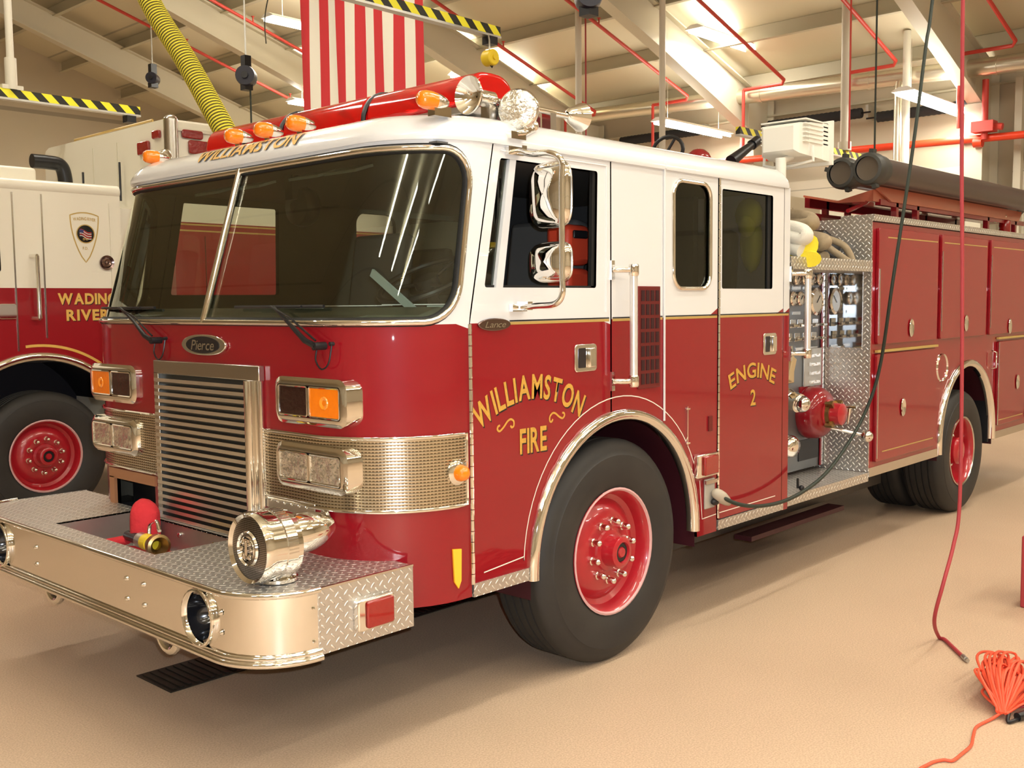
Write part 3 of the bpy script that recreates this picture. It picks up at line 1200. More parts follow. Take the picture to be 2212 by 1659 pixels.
prof = [(.03, .03, 2.395), (-.012, -.012, 2.395), (-.014, -.014, 2.405), (-.012, -.012, 2.42), (-.006, -.004, 2.437), (.004, .012, 2.460), (.02, .035, 2.483), (.045, .068, 2.502), (.09, .12, 2.517), (.2, .3, 2.532), (.4, .6, 2.54)]
b = MB()
rings = [outline(i_, f_, z_) for (i_, f_, z_) in prof]
nn = len(rings[0])
vs = [p for r_ in rings for p in r_]
fs = []
for j in range(len(rings) - 1):
    for i in range(nn):
        i2 = (i + 1) % nn
        fs.append((j * nn + i, (j + 1) * nn + i, (j + 1) * nn + i2, j * nn + i2))
fs.append(tuple((len(rings) - 1) * nn + i for i in range(nn)))
b.add(vs, fs)
roof = b.build('roof', white, eng, 60)
# drip rail and raised seam
b = MB().tube([(x, -.006, z) for x, z in ((1.83, 1.15), (1.83, 1.3), (1.83, 2.0), (1.83, 2.40))], .006, 6)
b.tube([(1.83, -.012, 2.40), (1.83, -.012, 2.42), (1.83, .0, 2.44), (1.83, .03, 2.478), (1.83, .1, 2.51), (1.83, .3, 2.53), (1.83, W - .3, 2.53)], .007, 6)
b.m = [0] * len(b.f)
b.build('body_seam', white, eng)

# wheel arch shape
AX, AZ, AR = 1.476, .57, .66


def arch_pts(x0, x1, n_=20, R_=None, cx=AX, cz=AZ):
    R_ = R_ or AR
    out = []
    a0 = math.acos(max(-1, min(1, (x0 - cx) / R_)))
    a1 = math.acos(max(-1, min(1, (x1 - cx) / R_)))
    for i in range(n_ + 1):
        a = a0 + (a1 - a0) * i / n_
        out.append((cx + R_ * math.cos(a), cz + R_ * math.sin(a)))
    return out


win_f = rrect(.526, 1.285, 1.812, 2.342, .012, 2)
win_r = rrect(2.378, 2.925, 1.812, 2.342, .012, 2)
win_s = rrect(1.912, 2.256, 1.812, 2.353, .075, 6)
door_out = [(.468, .60), (.812, .60)] + arch_pts(.817, 1.395, 14) + [(1.395, 2.398), (.468, 2.398)]
dd = sheet('driver_door', door_out, [win_f], side, RW, eng, .09, .035, ZD, inner=lin)
mid_out = [(1.405, 2.398)] + arch_pts(1.405, 2.135, 18) + [(2.145, .50), (2.335, .50), (2.335, 2.398)]
mid_out = mid_out[::-1]
sheet('cab_side_panel', mid_out, [win_s], side, RW, eng, .09, .035, ZD, inner=lin)
cdoor = sheet('crew_door', [(2.352, .562), (3.055, .562), (3.055, 2.398), (2.352, 2.398)], [win_r], side, RW, eng, .09, .035, ZD, inner=lin)
sheet('rear_corner_post', [(3.06, .50), (3.13, .50), (3.13, 2.40), (3.06, 2.40)], [], side, RW, eng, .1, .035, ZD, inner=lin)
sheet('passenger_side', [(.468, .56), (.81, .56)] + arch_pts(.817, 2.135, 24) + [(2.14, .52), (3.13, .52), (3.13, 2.4), (.468, 2.4)], [win_f, win_r, win_s], pside, RW, eng, .12, .035, ZD, inner=lin)
# back wall, floor and cladding of the cab
b = MB().box(3.09, 3.125, .03, W - .03, .5, ZD, 0).box(3.09, 3.125, .03, W - .03, ZD, 2.47, 1)
b.build('cab_rear_wall', [red, white], eng)
MB().box(.45, 3.08, .04, W - .04, 1.24, 1.27).box(.30, 3.08, .9, 1.7, .6, .62).build('cab_floor', darkint, eng)
MB().box(.35, 3.08, .05, W - .05, 2.378, 2.385).build('headliner', greyint, eng)
# glazing
for nm, o_, fn, m_, par in (('vent_glass', [(.526, 1.812), (.60, 1.812), (.60, 2.342), (.526, 2.342)], side, ventglass, dd), ('window_glass', win_r, side, darkglass, cdoor)):
    sheet(nm, o_, [], lambda u, v, o=0., fn=fn: fn(u, v, o - .02), m_, par, .15, 0)
sheet('side_window', win_s, [], lambda u, v, o=0.: side(u, v, o - .01), darkglass, eng, .1, 0)
MB().tube(on(side, densify(win_s, .03), .003), .012, 8, True).build('side_window_molding', chrome, eng, 60)
for w_ in (win_f, win_r, win_s):
    sheet('passenger_window', w_, [], lambda u, v, o=0.: pside(u, v, o - .02), sideglass, eng, .15, 0)
# vent-window bar and inner black channel
b = MB()
b.prism([(.598, 1.812), (.643, 1.812), (.643, 2.342), (.598, 2.342)], lambda u, v: side(u, v, -.002), lambda u, v: side(u, v, -.03))
b.build('window_bar', white, dd)
b = MB()
b.prism([(1.262, 1.812), (1.285, 1.812), (1.285, 2.342), (1.262, 2.342)], lambda u, v: side(u, v, -.012), lambda u, v: side(u, v, -.03))
b.prism([(.526, 1.812), (1.285, 1.812), (1.285, 1.822), (.526, 1.822)], lambda u, v: side(u, v, -.012), lambda u, v: side(u, v, -.03))
b.build('window_channel', rubberstripe, dd)
b = MB().prism([(2.89, 1.812), (2.925, 1.812), (2.925, 2.342), (2.89, 2.342)], lambda u, v: side(u, v, -.012), lambda u, v: side(u, v, -.03))
b.build('window_channel', rubberstripe, cdoor)
# raised door frame edges (the white surround stands a little proud)
b = MB().tube([side(.515, 2.372, .002), side(.9, 2.372, .002), side(1.36, 2.372, .002)], .004, 6)
b.tube([side(1.36, 2.372, .002), side(1.36, 2.0, .002), side(1.36, 1.7, .002)], .004, 6)
b.build('door_bead', white, dd)
# piano hinges
b = MB()
for i in range(24):
    z0 = .60 + i * (ZD - .6) / 24
    b.cyl((.461, -.006, z0 + .001), (.461, -.006, z0 + (ZD - .6) / 24 - .002), .0085, n=8)
b.build('piano_hinge', chrome, dd)
b = MB()
for i in range(40):
    z0 = .57 + i * (2.40 - .57) / 40
    b.cyl((2.3435, -.005, z0 + .001), (2.3435, -.005, z0 + (2.4 - .57) / 40 - .002), .007, n=8)
b.build('piano_hinge', chrome, cdoor)
# gold and black coach line at the colour break
b = MB()
for (x0, x1) in ((.70, 1.385), (1.41, 1.82), (1.84, 2.33), (2.36, 3.12)):
    q = ribbon([(x0, ZD + .006), (x1, ZD + .006)], .006, side, .0015)
    b.add(q.v, q.f, 0)
    q = ribbon([(x0, ZD - .004), (x1, ZD - .004)], .012, side, .0014)
    b.add(q.v, q.f, 1)
b.build('coach_line', [black, goldline], eng, None)
# pinstripes
pl = MB()
for path, par in (([(.53, .635), (.777, .655)], 0), ([(.777, .655)] + arch_pts(.777, 2.13, 30, .70, AX, .60) + [(2.16, .82)], 0),
                  ([(2.165, .80), (2.19, .59), (2.33, .595)], 0), ([(2.36, .597), (2.98, .60)], 0)):
    q = ribbon(path, .005, side, .0015, step=.04)
    pl.add(q.v, q.f)
pl.build('pinstripe', pin, eng, None)

# lettering
b, b3 = MB(), MB()
for mi, (off, dx, dz) in enumerate(((.001, .006, -.006), (.0018, 0, 0))):
    text_on(b, 'WILLIAMSTON', .835, 1.338, .105, side, off, mi, width=.70, arc=.52, tilt=.8, dx=dx, dy=dz, bold=.025)
    text_on(b3, 'FIRE', .845, 1.105, .108, side, off, mi, width=.175, dx=dx, dy=dz, bold=.025)
b.build('town_lettering', [black, gold], dd, None)
b3.build('fire_lettering', [black, gold], dd, None)
b = MB()
for sg, cx in ((1, .67), (-1, 1.005)):
    pth = [(cx + sg * (-.05 + .02 * math.cos(t_ * .5 + 3)), 1.235 + .012 * math.sin(t_)) for t_ in (0,)]
    sc = [(-.052, .000), (-.056, .014), (-.044, .022), (-.032, .014), (-.034, .004), (-.046, .002), (-.05, -.008), (-.036, -.016), (-.012, -.006), (.012, .010), (.032, .014), (.05, .004), (.05, -.012), (.038, -.016), (.03, -.008)]
    sc = SP([(sg * a, b_, 0) for a, b_ in sc][4:], 5)
    q = ribbon([(cx + p.x, (1.238 if sg > 0 else 1.248) + p.y * 1.2 + p.x * .12) for p in sc], .009, side, .0016, step=.01)
    b.add(q.v, q.f)
b.build('gold_scroll', gold, dd, None)
b, b3 = MB(), MB()
for mi, (off, dx, dz) in enumerate(((.001, .006, -.006), (.0018, 0, 0))):
    text_on(b, 'ENGINE', 2.712, 1.315, .085, side, off, mi, width=.50, arc=.55, tilt=.8, dx=dx, dy=dz, bold=.02)
    text_on(b3, '2', 2.714, 1.158, .09, side, off, mi, dx=dx, dy=dz, bold=.02)
b.build('engine_lettering', [black, gold], cdoor, None)
b3.build('engine_number', [black, gold], cdoor, None)


def brow(s, z, o=0.):
    """ sloping front of the roof: v runs up the slope """
    t_ = (z - 2.437) / .08
    pr = [(-.004, 2.437), (.012, 2.460), (.035, 2.483), (.068, 2.502), (.12, 2.517)]
    k = max(0, min(3.999, t_ * 4))
    i = int(k)
    fx_ = pr[i][0] + (pr[i + 1][0] - pr[i][0]) * (k - i)
    fz = pr[i][1] + (pr[i + 1][1] - pr[i][1]) * (k - i)
    return (rake(2.4) + fx_ - .8 * o, RC - s, fz + o * .6)


b = MB()
for mi, (off, dx, dz) in enumerate(((.0035, .008, -.005), (.005, 0, 0))):
    text_on(b, 'WILLIAMSTON', -.80, 2.438, .054, brow, off, mi, sub=3, width=.83, dx=dx, dy=dz, bold=.025)
b.build('roof_lettering', [black, gold], roof, None)

# ribbed stainless band around the front
sheet('stainless_band', [(-.345, .937), (.675, .937), (.675, 1.226), (-.345, 1.226)], [], lambda s, z, o=0.: cabf(s, z, o + .004), ribbed, eng, .05, .003)
sheet('stainless_band', [(-FL - .675, .937), (-1.25, .937), (-1.25, 1.226), (-FL - .675, 1.226)], [], lambda s, z, o=0.: cabf(s, z, o + .004), ribbed, eng, .05, .003)
for (s0, s1) in ((-.345, .675), (-FL - .675, -1.25)):
    lp = densify([(s0, .937), (s1, .937), (s1, 1.226), (s0, 1.226)], .03)
    MB().tube(on(cabf, lp, .007), .007, 6, True).build('band_molding', chrome, eng, 60)

# grille
t = MB().box(-.03, .0, .755, 1.64, 1.43, 1.495).box(-.03, -.0, 1.60, 1.64, .74, 1.44)
gr = t.build('grille', satin, eng, bevel=.004)
b = MB()
for i in range(21):
    z = 1.412 - i * .0325
    b.add([(-.045, .84, z), (-.045, 1.61, z), (-.006, 1.61, z - .018), (-.006, .84, z - .018), (-.045, .84, z - .016), (-.045, 1.61, z - .016), (-.006, 1.61, z - .03), (-.006, .84, z - .03)],
          [(0, 1, 2, 3), (7, 6, 5, 4), (0, 4, 5, 1), (1, 5, 6, 2), (2, 6, 7, 3), (3, 7, 4, 0)])
b.build('grille_slats', mat('slat_metal', (.74, .70, .60), .3, .9), gr)
MB().box(-.006, .002, .82, 1.64, .73, 1.45).build('grille_backing', mat('grille_backing', (.03, .03, .026), .5, .3), gr)
b = MB().cyl((-.035, .825, .735), (-.035, .825, 1.43), .022, n=16)
b.cyl((-.012, .775, .80), (-.012, .775, 1.43), .016, n=12)
b.box(-.025, 0, .765, .85, .735, 1.44)
b.build('grille_side_rail', chrome, gr, 50)
# maker's oval badge
bd = MB().prism([(1.213 + .185 * math.copysign(abs(math.cos(a)) ** .8, math.cos(a)), 1.574 + .047 * math.sin(a)) for a in [2 * PI * i / 40 for i in range(40)]], lambda u, v: (-.016, u, v), lambda u, v: (.0, u, v)).build('oval_badge', chrome, eng, bevel=.004)
MB().prism([(1.213 + .14 * math.cos(2 * PI * i / 40), 1.574 + .038 * math.sin(2 * PI * i / 40)) for i in range(40)], lambda u, v: (-.018, u, v), lambda u, v: (-.01, u, v)).build('badge_field', black, bd)
fr = lambda u, v, o=0.: (-o, -u, v)
b = text_on(MB(), 'Pierce', -1.213, 1.552, .046, fr, .0195, width=.19, bold=.01, shear=.25, gap=.06)
b.build('badge_script', chrome, bd, None)
bd2 = MB().prism([(.603 + .095 * math.cos(2 * PI * i / 36), 1.660 + .026 * math.sin(2 * PI * i / 36)) for i in range(36)], lambda u, v: side(u, v, .012), lambda u, v: side(u, v, 0)).build('side_badge', mat('smoked_chrome', (.25, .18, .17), .2, 1.0), dd, bevel=.003)

b = text_on(MB(), 'Lance', .603, 1.648, .026, side, .0128, width=.12, bold=.0, shear=.3, gap=.05)
b.build('badge_script', chrome, bd2, None)

# head lamps: deep rounded chrome bezels


def bezel(y0, y1, z0, z1, depth, kinds, lab):
    yc, zc = (y0 + y1) / 2, (z0 + z1) / 2
    o_ = rrect(y0, y1, z0, z1, .045, 6)
    i_ = rrect(y0 + .02, y1 - .02, z0 + .018, z1 - .018, .012, 6)
    b = MB()
    k = len(o_)
    big = rrect(y0 - .012, y1 + .012, z0 - .012, z1 + .012, .05, 6)
    seqs = [([.12] * k, big), ([-depth * .55] * k, big), ([-depth * .85] * k, o_), ([-depth] * k, [(a * .95 + c * .05, b_ * .95 + d_ * .05) for (a, b_), (c, d_) in zip(o_, [(yc, zc)] * k)]),
            ([-depth] * k, i_), ([-depth + .02] * k, i_)]
    vs, fs = [], []
    for xs, pl_ in seqs:
        vs += [(xs[i], pl_[i][0], pl_[i][1]) for i in range(k)]
    for j in range(len(seqs) - 1):
        for i in range(k):
            i2 = (i + 1) % k
            fs.append((j * k + i, (j + 1) * k + i, (j + 1) * k + i2, j * k + i2))
    b.add(vs, fs)
    bz = b.build('lamp_bezel', chrome, eng, 50, label=lab)
    MB().box(-depth + .018, -depth + .03, y0 + .02, y1 - .02, z0 + .02, z1 - .02).build('lamp_frame', black, bz)
    mid = yc
    MB().box(-depth - .002, -depth + .015, mid - .005, mid + .005, z0 + .028, z1 - .028).build('bezel_divider', chrome, bz)
    for (a, c, kd) in ((y0 + .025, mid - .007, kinds[0]), (mid + .007, y1 - .025, kinds[1])):
        bb = MB()
        lp = rrect(a, c, z0 + .024, z1 - .024, .01, 3)
        bb.prism(lp, lambda u, v: (-depth + .002, u, v), lambda u, v: (-depth + .014, u, v))
        l_ = bb.build('lamp_lens', kd, bz, bevel=.003)
        rim = MB().tube([(-depth + .001, p[0], p[1]) for p in lp], .004, 6, True)
        rim.build('lens_rim', chrome, bz)
        if kd is amber:
            MB().lathe([(.012, 0), (.024, -.004), (.027, -.0)], (-depth + .001, (a + c) / 2, zc), (1, 0, 0), 20).build('bulb_ring', mat('amber_ring', (1, .32, .02), .2, coat=1) if 'amber_ring' not in MT else MT['amber_ring'], bz)
    return bz


bezel(.205, .655, 1.28, 1.447, .02, (amber, darkred), 'upper chrome bezel with dark red and amber lenses')
bezel(.205, .655, 1.018, 1.178, .025, (foglens, foglens), 'lower chrome bezel with twin clear headlights')
bezel(1.85, 2.31, 1.28, 1.447, .03, (darkred, amber), 'upper chrome bezel with amber and dark red lenses')
bezel(1.85, 2.31, 1.018, 1.178, .035, (foglens, foglens), 'lower chrome bezel with twin clear headlights')

# lower-left opening with golden frame
b = MB()
lp = [(1.72, .62), (2.13, .62), (2.13, .90), (1.72, .90)]
b.box(-.012, .004, 1.70, 2.17, .875, .925).box(-.012, .004, 2.12, 2.17, .70, .88)
b.build('step_frame', mat('step_frame_bronze', (.42, .20, .10), .4, .2), eng)
MB().box(.12, .14, 1.68, 2.18, .58, .95).build('step_recess', black, eng)
b = MB().box(-.008, .0, .42, .76, .895, .95).cyl((-.02, .35, .905), (0.0, .35, .905), .03, n=18)
b.build('access_plate', satin, eng, bevel=.004)
b = MB()
for i in range(6):
    b.sph((-.010, .47 + i * .05, .93), .006, 8)
b.build('plate_rivets', chrome, eng)

# wipers
for (yp, yt) in ((.335, .66), (1.61, 1.98)):
    pv = Vector((-.03, yp, 1.588))
    b = MB().cyl((0.0, yp, 1.588), (-.055, yp, 1.588), .016, n=12)
    b.cyl((0.0, yp - .055, 1.597), (-.02, yp - .055, 1.597), .008, n=8)
    b.tube([(-.045, yp, 1.588), (-.05, yp + .06, 1.608), (-.04, yp + .18, 1.675), (-.012, yt, 1.742)], [.013, .012, .008, .006], 8)
    b.tube([(-.045, yp, 1.61), (-.045, yp + .17, 1.70), (-.015, yt + .02, 1.745)], .004, 6)
    wa = b.build('wiper_arm', black, eng)
    # blade follows the glass
    pts = [cabf(RC - y, 1.742, .012) for y in [yt - .30 + .62 * i / 10 for i in range(11)]]
    MB().tube(pts, .0075, 6).tube([(p[0] - .012, p[1], p[2]) for p in pts[2:9]], .005, 6).build('wiper_blade', black, wa)
    MB().tube(SP(((-.01, yp + .04, 1.575), (-.02, yp + .035, 1.53), (-.02, yp - .0, 1.497), (-.02, yp - .045, 1.52), (-.01, yp - .055, 1.59)), 6), .0035, 6).build('washer_tube', black, wa)

# side amber marker on the band
mk = MB().lathe([(.002, 0), (.052, 0), (.052, .01), (.036, .022), (.03, .022)], (.385, .004, 1.073), (0, -1, 0), 24, 0, True, True).build('marker_lamp', chrome, eng, 50)
MB().lathe([(.034, 0.02), (.034, .035), (.028, .055), (.014, .066), (.001, .068)], (.385, .004, 1.073), (-.1, -1, 0), 20, 0, True, True).build('marker_lens', amber, mk)
# yellow reflex reflector
reflex = mat('amber_reflector', (1.0, .50, .02), .25, coat=1)
b = MB().prism([(.62, .60), (.634, .63), (.637, .76), (.594, .765), (.600, .63)], lambda u, v: cabf(u, v, .008), lambda u, v: cabf(u, v, 0))
b.build('reflector', reflex, eng)
# pull handles


def paddle(cx, cz, wd, ht, par):
    lp = rrect(cx - wd / 2, cx + wd / 2, cz - ht / 2, cz + ht / 2, .018, 4)
    b = MB().prism(lp, lambda u, v: side(u, v, .006), lambda u, v: side(u, v, 0))
    h_ = b.build('door_handle', chrome, par, bevel=.004)
    MB().prism(rrect(cx - wd * .36, cx - wd * .02, cz - ht * .36, cz + ht * .36, .006, 3), lambda u, v: side(u, v, .0075), lambda u, v: side(u, v, .003)).build('handle_recess', mat('handle_recess', (.10, .10, .13), .25, 1) if 'handle_recess' not in MT else MT['handle_recess'], h_)
    MB().prism(rrect(cx + wd * .06, cx + wd * .36, cz - ht * .36, cz + ht * .36, .006, 3), lambda u, v: side(u, v, .022), lambda u, v: side(u, v, .004)).build('handle_paddle', chrome, h_, bevel=.006)


paddle(1.207, 1.495, .16, .125, dd)
paddle(2.897, 1.497, .15, .125, cdoor)
# intake grille on the side panel
vg = MB().box(1.607, 1.79, -.010, 0, 1.325, 1.822).build('intake_grille', mat('red_brown_plate', (.20, .03, .03), .35, .6), eng, bevel=.003)
b = MB()
for r_ in range(7):
    for c_ in range(4):
        x0 = 1.628 + c_ * .040
        z0 = 1.345 + r_ * .0675
        b.box(x0, x0 + .026, -.0125, -.0095, z0, z0 + .052)
b.build('intake_slots', mat('slot_dark', (.03, .004, .008), .4), vg)
# grab rails


def grab(x, z0, z1, par=eng, wh=None):
    h_ = MB().cyl((x, -.075, z0), (x, -.075, z1), .019, n=16).build('grab_rail', mat('knurled_rail', (.8, .79, .78), .3, .6) if 'knurled_rail' not in MT else MT['knurled_rail'], par)
    for z in (z0, z1):
        b = MB().box(x - .085, x - .062, -.012, 0, z - .045, z + .045)
        b.tube([(x - .073, -.01, z), (x - .05, -.055, z), (x, -.075, z)], .013, 8)
        b.lathe([(.021, -.028), (.025, -.02), (.025, .02), (.021, .028)], (x, -.075, z), (0, 0, 1), 16, 0, True, True)
        b.build('rail_bracket', chrome, h_, 50)


grab(1.477, 1.375, 1.895)
# mirror assembly
my, mxx = -.27, .725
b = MB()
b.tube(SP(((.74, -.0, 2.375), (.735, -.04, 2.372), (.72, -.12, 2.352), (.712, -.22, 2.345), (mxx, my, 2.31), (mxx, my, 2.22), (mxx, my, 2.0), (mxx, my, 1.85), (mxx + .0, my, 1.78), (.72, -.235, 1.742), (.735, -.12, 1.735), (.75, -.03, 1.728)), 6), .0125, 10)
b.obox((.73, -.012, 2.375), (.09, .02, .035), Matrix.Identity(3)).obox((.745, -.03, 2.38), (.03, .05, .03), Matrix.Identity(3))
b.obox((.745, -.012, 1.727), (.09, .02, .03), Matrix.Identity(3)).obox((.755, -.04, 1.735), (.03, .06, .035), Matrix.Identity(3))
ma = b.build('mirror_arm', chrome, eng, 50)
for (z0, z1, k) in ((2.055, 2.318, .06), (1.835, 1.992, .045)):
    zc, hz = (z0 + z1) / 2, (z1 - z0) / 2
    b = MB()
    vs, fs = [], []
    N = 28
    yaw = .12
    rings = []
    for j, (k_, dx_) in enumerate(((.93, .018), (1.0, .012), (1.0, .0), (.975, -.012), (.90, -.024), (.72, -.036), (.42, -.044), (.02, -.047))):
        for i in range(N):
            a = 2 * PI * i / N
            ca, sa = math.cos(a), math.sin(a)
            yy = .115 * k_ * math.copysign(abs(ca) ** .5, ca)
            zz = hz * k_ * math.copysign(abs(sa) ** .5, sa)
            vs.append((.765 + dx_ + yy * math.sin(yaw), -.175 + yy, zc + zz))
    for j in range(7):
        for i in range(N):
            i2 = (i + 1) % N
            fs.append((j * N + i, (j + 1) * N + i, (j + 1) * N + i2, j * N + i2))
    fs.append(tuple(range(N)))
    b.add(vs, fs)
    h_ = b.build('mirror_head', chrome, ma, 50)
    MB().tube([(v[0], v[1], v[2]) for v in vs[N:2 * N]], .005, 6, True).build('mirror_rim', satin, ma)

# red marker lamp, latch, socket
mk = MB().box(2.105, 2.30, -.03, 0, .818, .942).build('side_lamp', chrome, eng, bevel=.006)
MB().prism([(2.155, .828), (2.29, .828), (2.29, .932), (2.155, .932)], lambda u, v: (u, -.045, v), lambda u, v: (u, -.028, v)).build('side_lens', redlens, mk, bevel=.008)
b = MB().box(2.033, 2.039, -.012, 0, 1.0, 1.205).box(2.02, 2.055, -.014, -.002, 1.188, 1.196).box(2.02, 2.055, -.014, -.002, 1.010, 1.018)
b.build('slide_latch', chrome, eng)
MB().box(2.245, 2.28, -.008, 0, 1.055, 1.135).build('small_latch', MT['red_brown_plate'], eng)
ol = MB().box(2.205, 2.30, -.012, 0, .64, .80).build('shoreline_inlet', MT['grey_plastic'], eng, bevel=.004)
MB().box(2.20, 2.31, -.022, -.010, .775, .795).build('inlet_cover', satin, ol)
# treadplate kick strips under the doors
MB().box(.466, .806, -.006, .02, .545, .60).build('kick_strip', tread, eng)
MB().box(2.345, 3.07, -.006, .02, .505, .558).build('kick_strip', tread, eng)
# chrome wheel arch trim
b = MB()


def arch_trim(b, cx, cz, R_, wd, y, a0, a1, n_=40, tail=.0):
    """ half-round polished fender lip """
    pr = [(-wd / 2, .0), (-wd / 2, .012), (-wd * .3, .024), (0, .03), (wd * .3, .024), (wd / 2, .012), (wd / 2, -.03)]
    vs, fs = [], []
    st_ = []
    st_.append((a0, tail))
    for i in range(n_ + 1):
        st_.append((a0 + (a1 - a0) * i / n_, 0))
    st_.append((a1, tail))
    for a, tl in st_:
        for (dr, o_) in pr:
            rr = R_ - dr
            vs.append((cx + rr * math.cos(a), y - o_, cz + rr * math.sin(a) - tl))
    k = len(pr)
    for i in range(len(st_) - 1):
        for j in range(k - 1):
            fs.append((i * k + j, i * k + j + 1, (i + 1) * k + j + 1, (i + 1) * k + j))
    b.add(vs, fs)


arch_trim(b, AX, AZ, AR - .02, .055, 0, PI, 0, tail=.03)
b.build('fender_trim', chrome, eng, 50)
# wheel wells
b = MB()


def well(b, cx, cz, R_, y0, y1, zb):
    vs, fs = [], []
    n_ = 24
    for y in (y0, y1):
        vs.append((cx + R_, y, zb))
        for i in range(n_ + 1):
            a = PI * i / n_
            vs.append((cx + R_ * math.cos(a), y, cz + R_ * math.sin(a)))
        vs.append((cx - R_, y, zb))
    k = n_ + 3
    for i in range(k - 1):
        fs.append((i, i + 1, k + i + 1, k + i))
    fs.append(tuple(range(k, 2 * k)))
    b.add(vs, fs)


well(b, AX, AZ, AR - .01, .005, .85, .45)
b.build('wheel_well', mat('dark_red_well', (.045, .006, .012), .5), eng)
# chassis
b = MB().box(.3, 8.2, .85, .95, .45, .7).box(.3, 8.2, 1.6, 1.7, .45, .7).box(1.3, 1.6, .3, 2.2, .42, .52).box(6.0, 6.3, .3, 2.2, .42, .52)
b.box(2.3, 5.3, .35, .9, .32, .56).box(.1, 1.0, .5, 2.0, .5, .62)
b.build('chassis', black, eng)
MB().box(3.10, 4.38, .22, .34, .27, .30).cyl((2.6, .5, .4), (4.2, .5, .4), .11, n=16).build('underbody_plate', MT['dark_red_well'], eng)

# ---------------------------------------------------------------- wheels


def make_wheel(cx, y, cz, R_, par, dual=False, sign=-1, lug=True):
    """ outer face at y, facing sign along y """
    ax = (0, sign, 0)
    k = R_ / .54
    hub_in = dual
    rimr = .298 * k
    pr = [(rimr * 1.0, -.012), (rimr * 1.02, .006), (rimr * .99, .012), (rimr * .95, .0), (rimr * .92, -.03), (rimr * .90, -.06)]
    if not dual:
        pr += [(rimr * .82, -.075), (rimr * .70, -.045), (rimr * .60, -.030), (.15 * k, -.028), (.10 * k, -.028), (.02, -.028)]
    else:
        pr += [(rimr * .86, -.13), (rimr * .60, -.15), (.02, -.15)]
    b = MB().lathe(pr, (cx, y, cz), ax, 48)
    wh = b.build('wheel', MT['wheel_red'], par, 40)
    b = MB().lathe([(rimr * 1.005, .004), (rimr * 1.03, .013), (rimr * 1.0, .016), (rimr * .975, .008)], (cx, y, cz), ax, 48)
    b.build('rim_edge', MT['rim_pink'] if not dual else satin, wh)
    T = [(rimr * .99, -.02), (rimr * 1.02, .004), (rimr * 1.12, .018), (R_ * .74, .028), (R_ * .82, .026), (R_ * .86, .024), (R_ * .868, .020), (R_ * .90, .016), (R_ * .95, .002), (R_ * .975, -.012), (R_ * .992, -.024), (R_, -.04)]
    for g_ in range(4):
        h0 = -.075 - g_ * .05
        T += [(R_, h0), (R_ - .012, h0 - .003), (R_ - .012, h0 - .010), (R_, h0 - .013)]
    T += [(R_, -.26), (R_ * .97, -.285), (R_ * .8, -.30), (rimr, -.28)]
    MB().lathe(T, (cx, y, cz), ax, 64).build('tire', tire_m, wh, 30)
    if dual:
        MB().lathe([(r_, h_ - .34) for r_, h_ in T], (cx, y, cz), ax, 48).build('inner_tire', tire_m, wh, 30)
        b = MB().lathe([(.11, -.15), (.11, -.02), (.09, -.0), (.07, .005), (.02, .005)], (cx, y, cz), ax, 24)
        b.build('hub', MT['wheel_red'], wh, 40)
        R2 = .15
    else:
        b = MB().lathe([(.105 * k, -.03), (.098 * k, -.018), (.078 * k, -.012), (.074 * k, .055), (.062 * k, .062), (.05 * k, .062), (.046 * k, .048), (.026 * k, .05), (.022 * k, .058), (.001, .058)], (cx, y, cz), ax, 32)
        b.build('hub', MT['wheel_red'], wh, 40)
        MB().lathe([(.046 * k, .0485), (.044 * k, .052), (.028 * k, .052), (.026 * k, .049)], (cx, y, cz), ax, 24).build('hub_seal', black, wh)
        R2 = .142 * k
    if lug:
        for i in range(10):
            a = 2 * PI * (i + .3) / 10
            p = (cx + R2 * math.cos(a), y, cz + R2 * math.sin(a))
            h0 = -.028 if not dual else -.15
            MB().lathe([(.021, h0), (.021, h0 + .014), (.0165, h0 + .018), (.0165, h0 + .045), (.012, h0 + .055), (.004, h0 + .059), (.0005, h0 + .06)], p, ax, 12).build('lug_nut', chrome, wh, 40)
    return wh


mat('wheel_red', (.42, .012, .022), .3, coat=.8)
mat('rim_pink', (.62, .36, .36), .35)
make_wheel(1.470, .045, .545, .545, eng)
make_wheel(6.17, .055, .50, .50, eng, dual=True)
make_wheel(1.470, W - .045, .545, .545, eng, sign=1, lug=False)
make_wheel(6.17, W - .055, .50, .50, eng, dual=True, sign=1, lug=False)

# ---------------------------------------------------------------- bumper
BX, BR, YE = -.56, .25, W + .06


def bplan(s):
    """ s=0 at the start of the flat front (driver end), positive round the corner to the side """
    A2 = PI * BR / 2
    L = YE - 2 * BR
    if s > A2:
        return BX + BR + s - A2, 0., 0., -1.
    if s >= 0:
        t_ = s / BR
        return BX + BR - BR * math.cos(t_), BR - BR * math.sin(t_), -math.cos(t_), -math.sin(t_)
    if s >= -L:
        return BX, BR - s, -1., 0.
    q = -L - s
    if q < A2:
        t_ = q / BR
        return BX + BR - BR * math.cos(t_), YE - BR + BR * math.sin(t_), -math.cos(t_), math.sin(t_)
    return BX + BR + q - A2, YE, 0., 1.


def bf(s, z, o=0.):
    x, y, nx, ny = bplan(s)
    return (x + nx * o, y + ny * o, z)


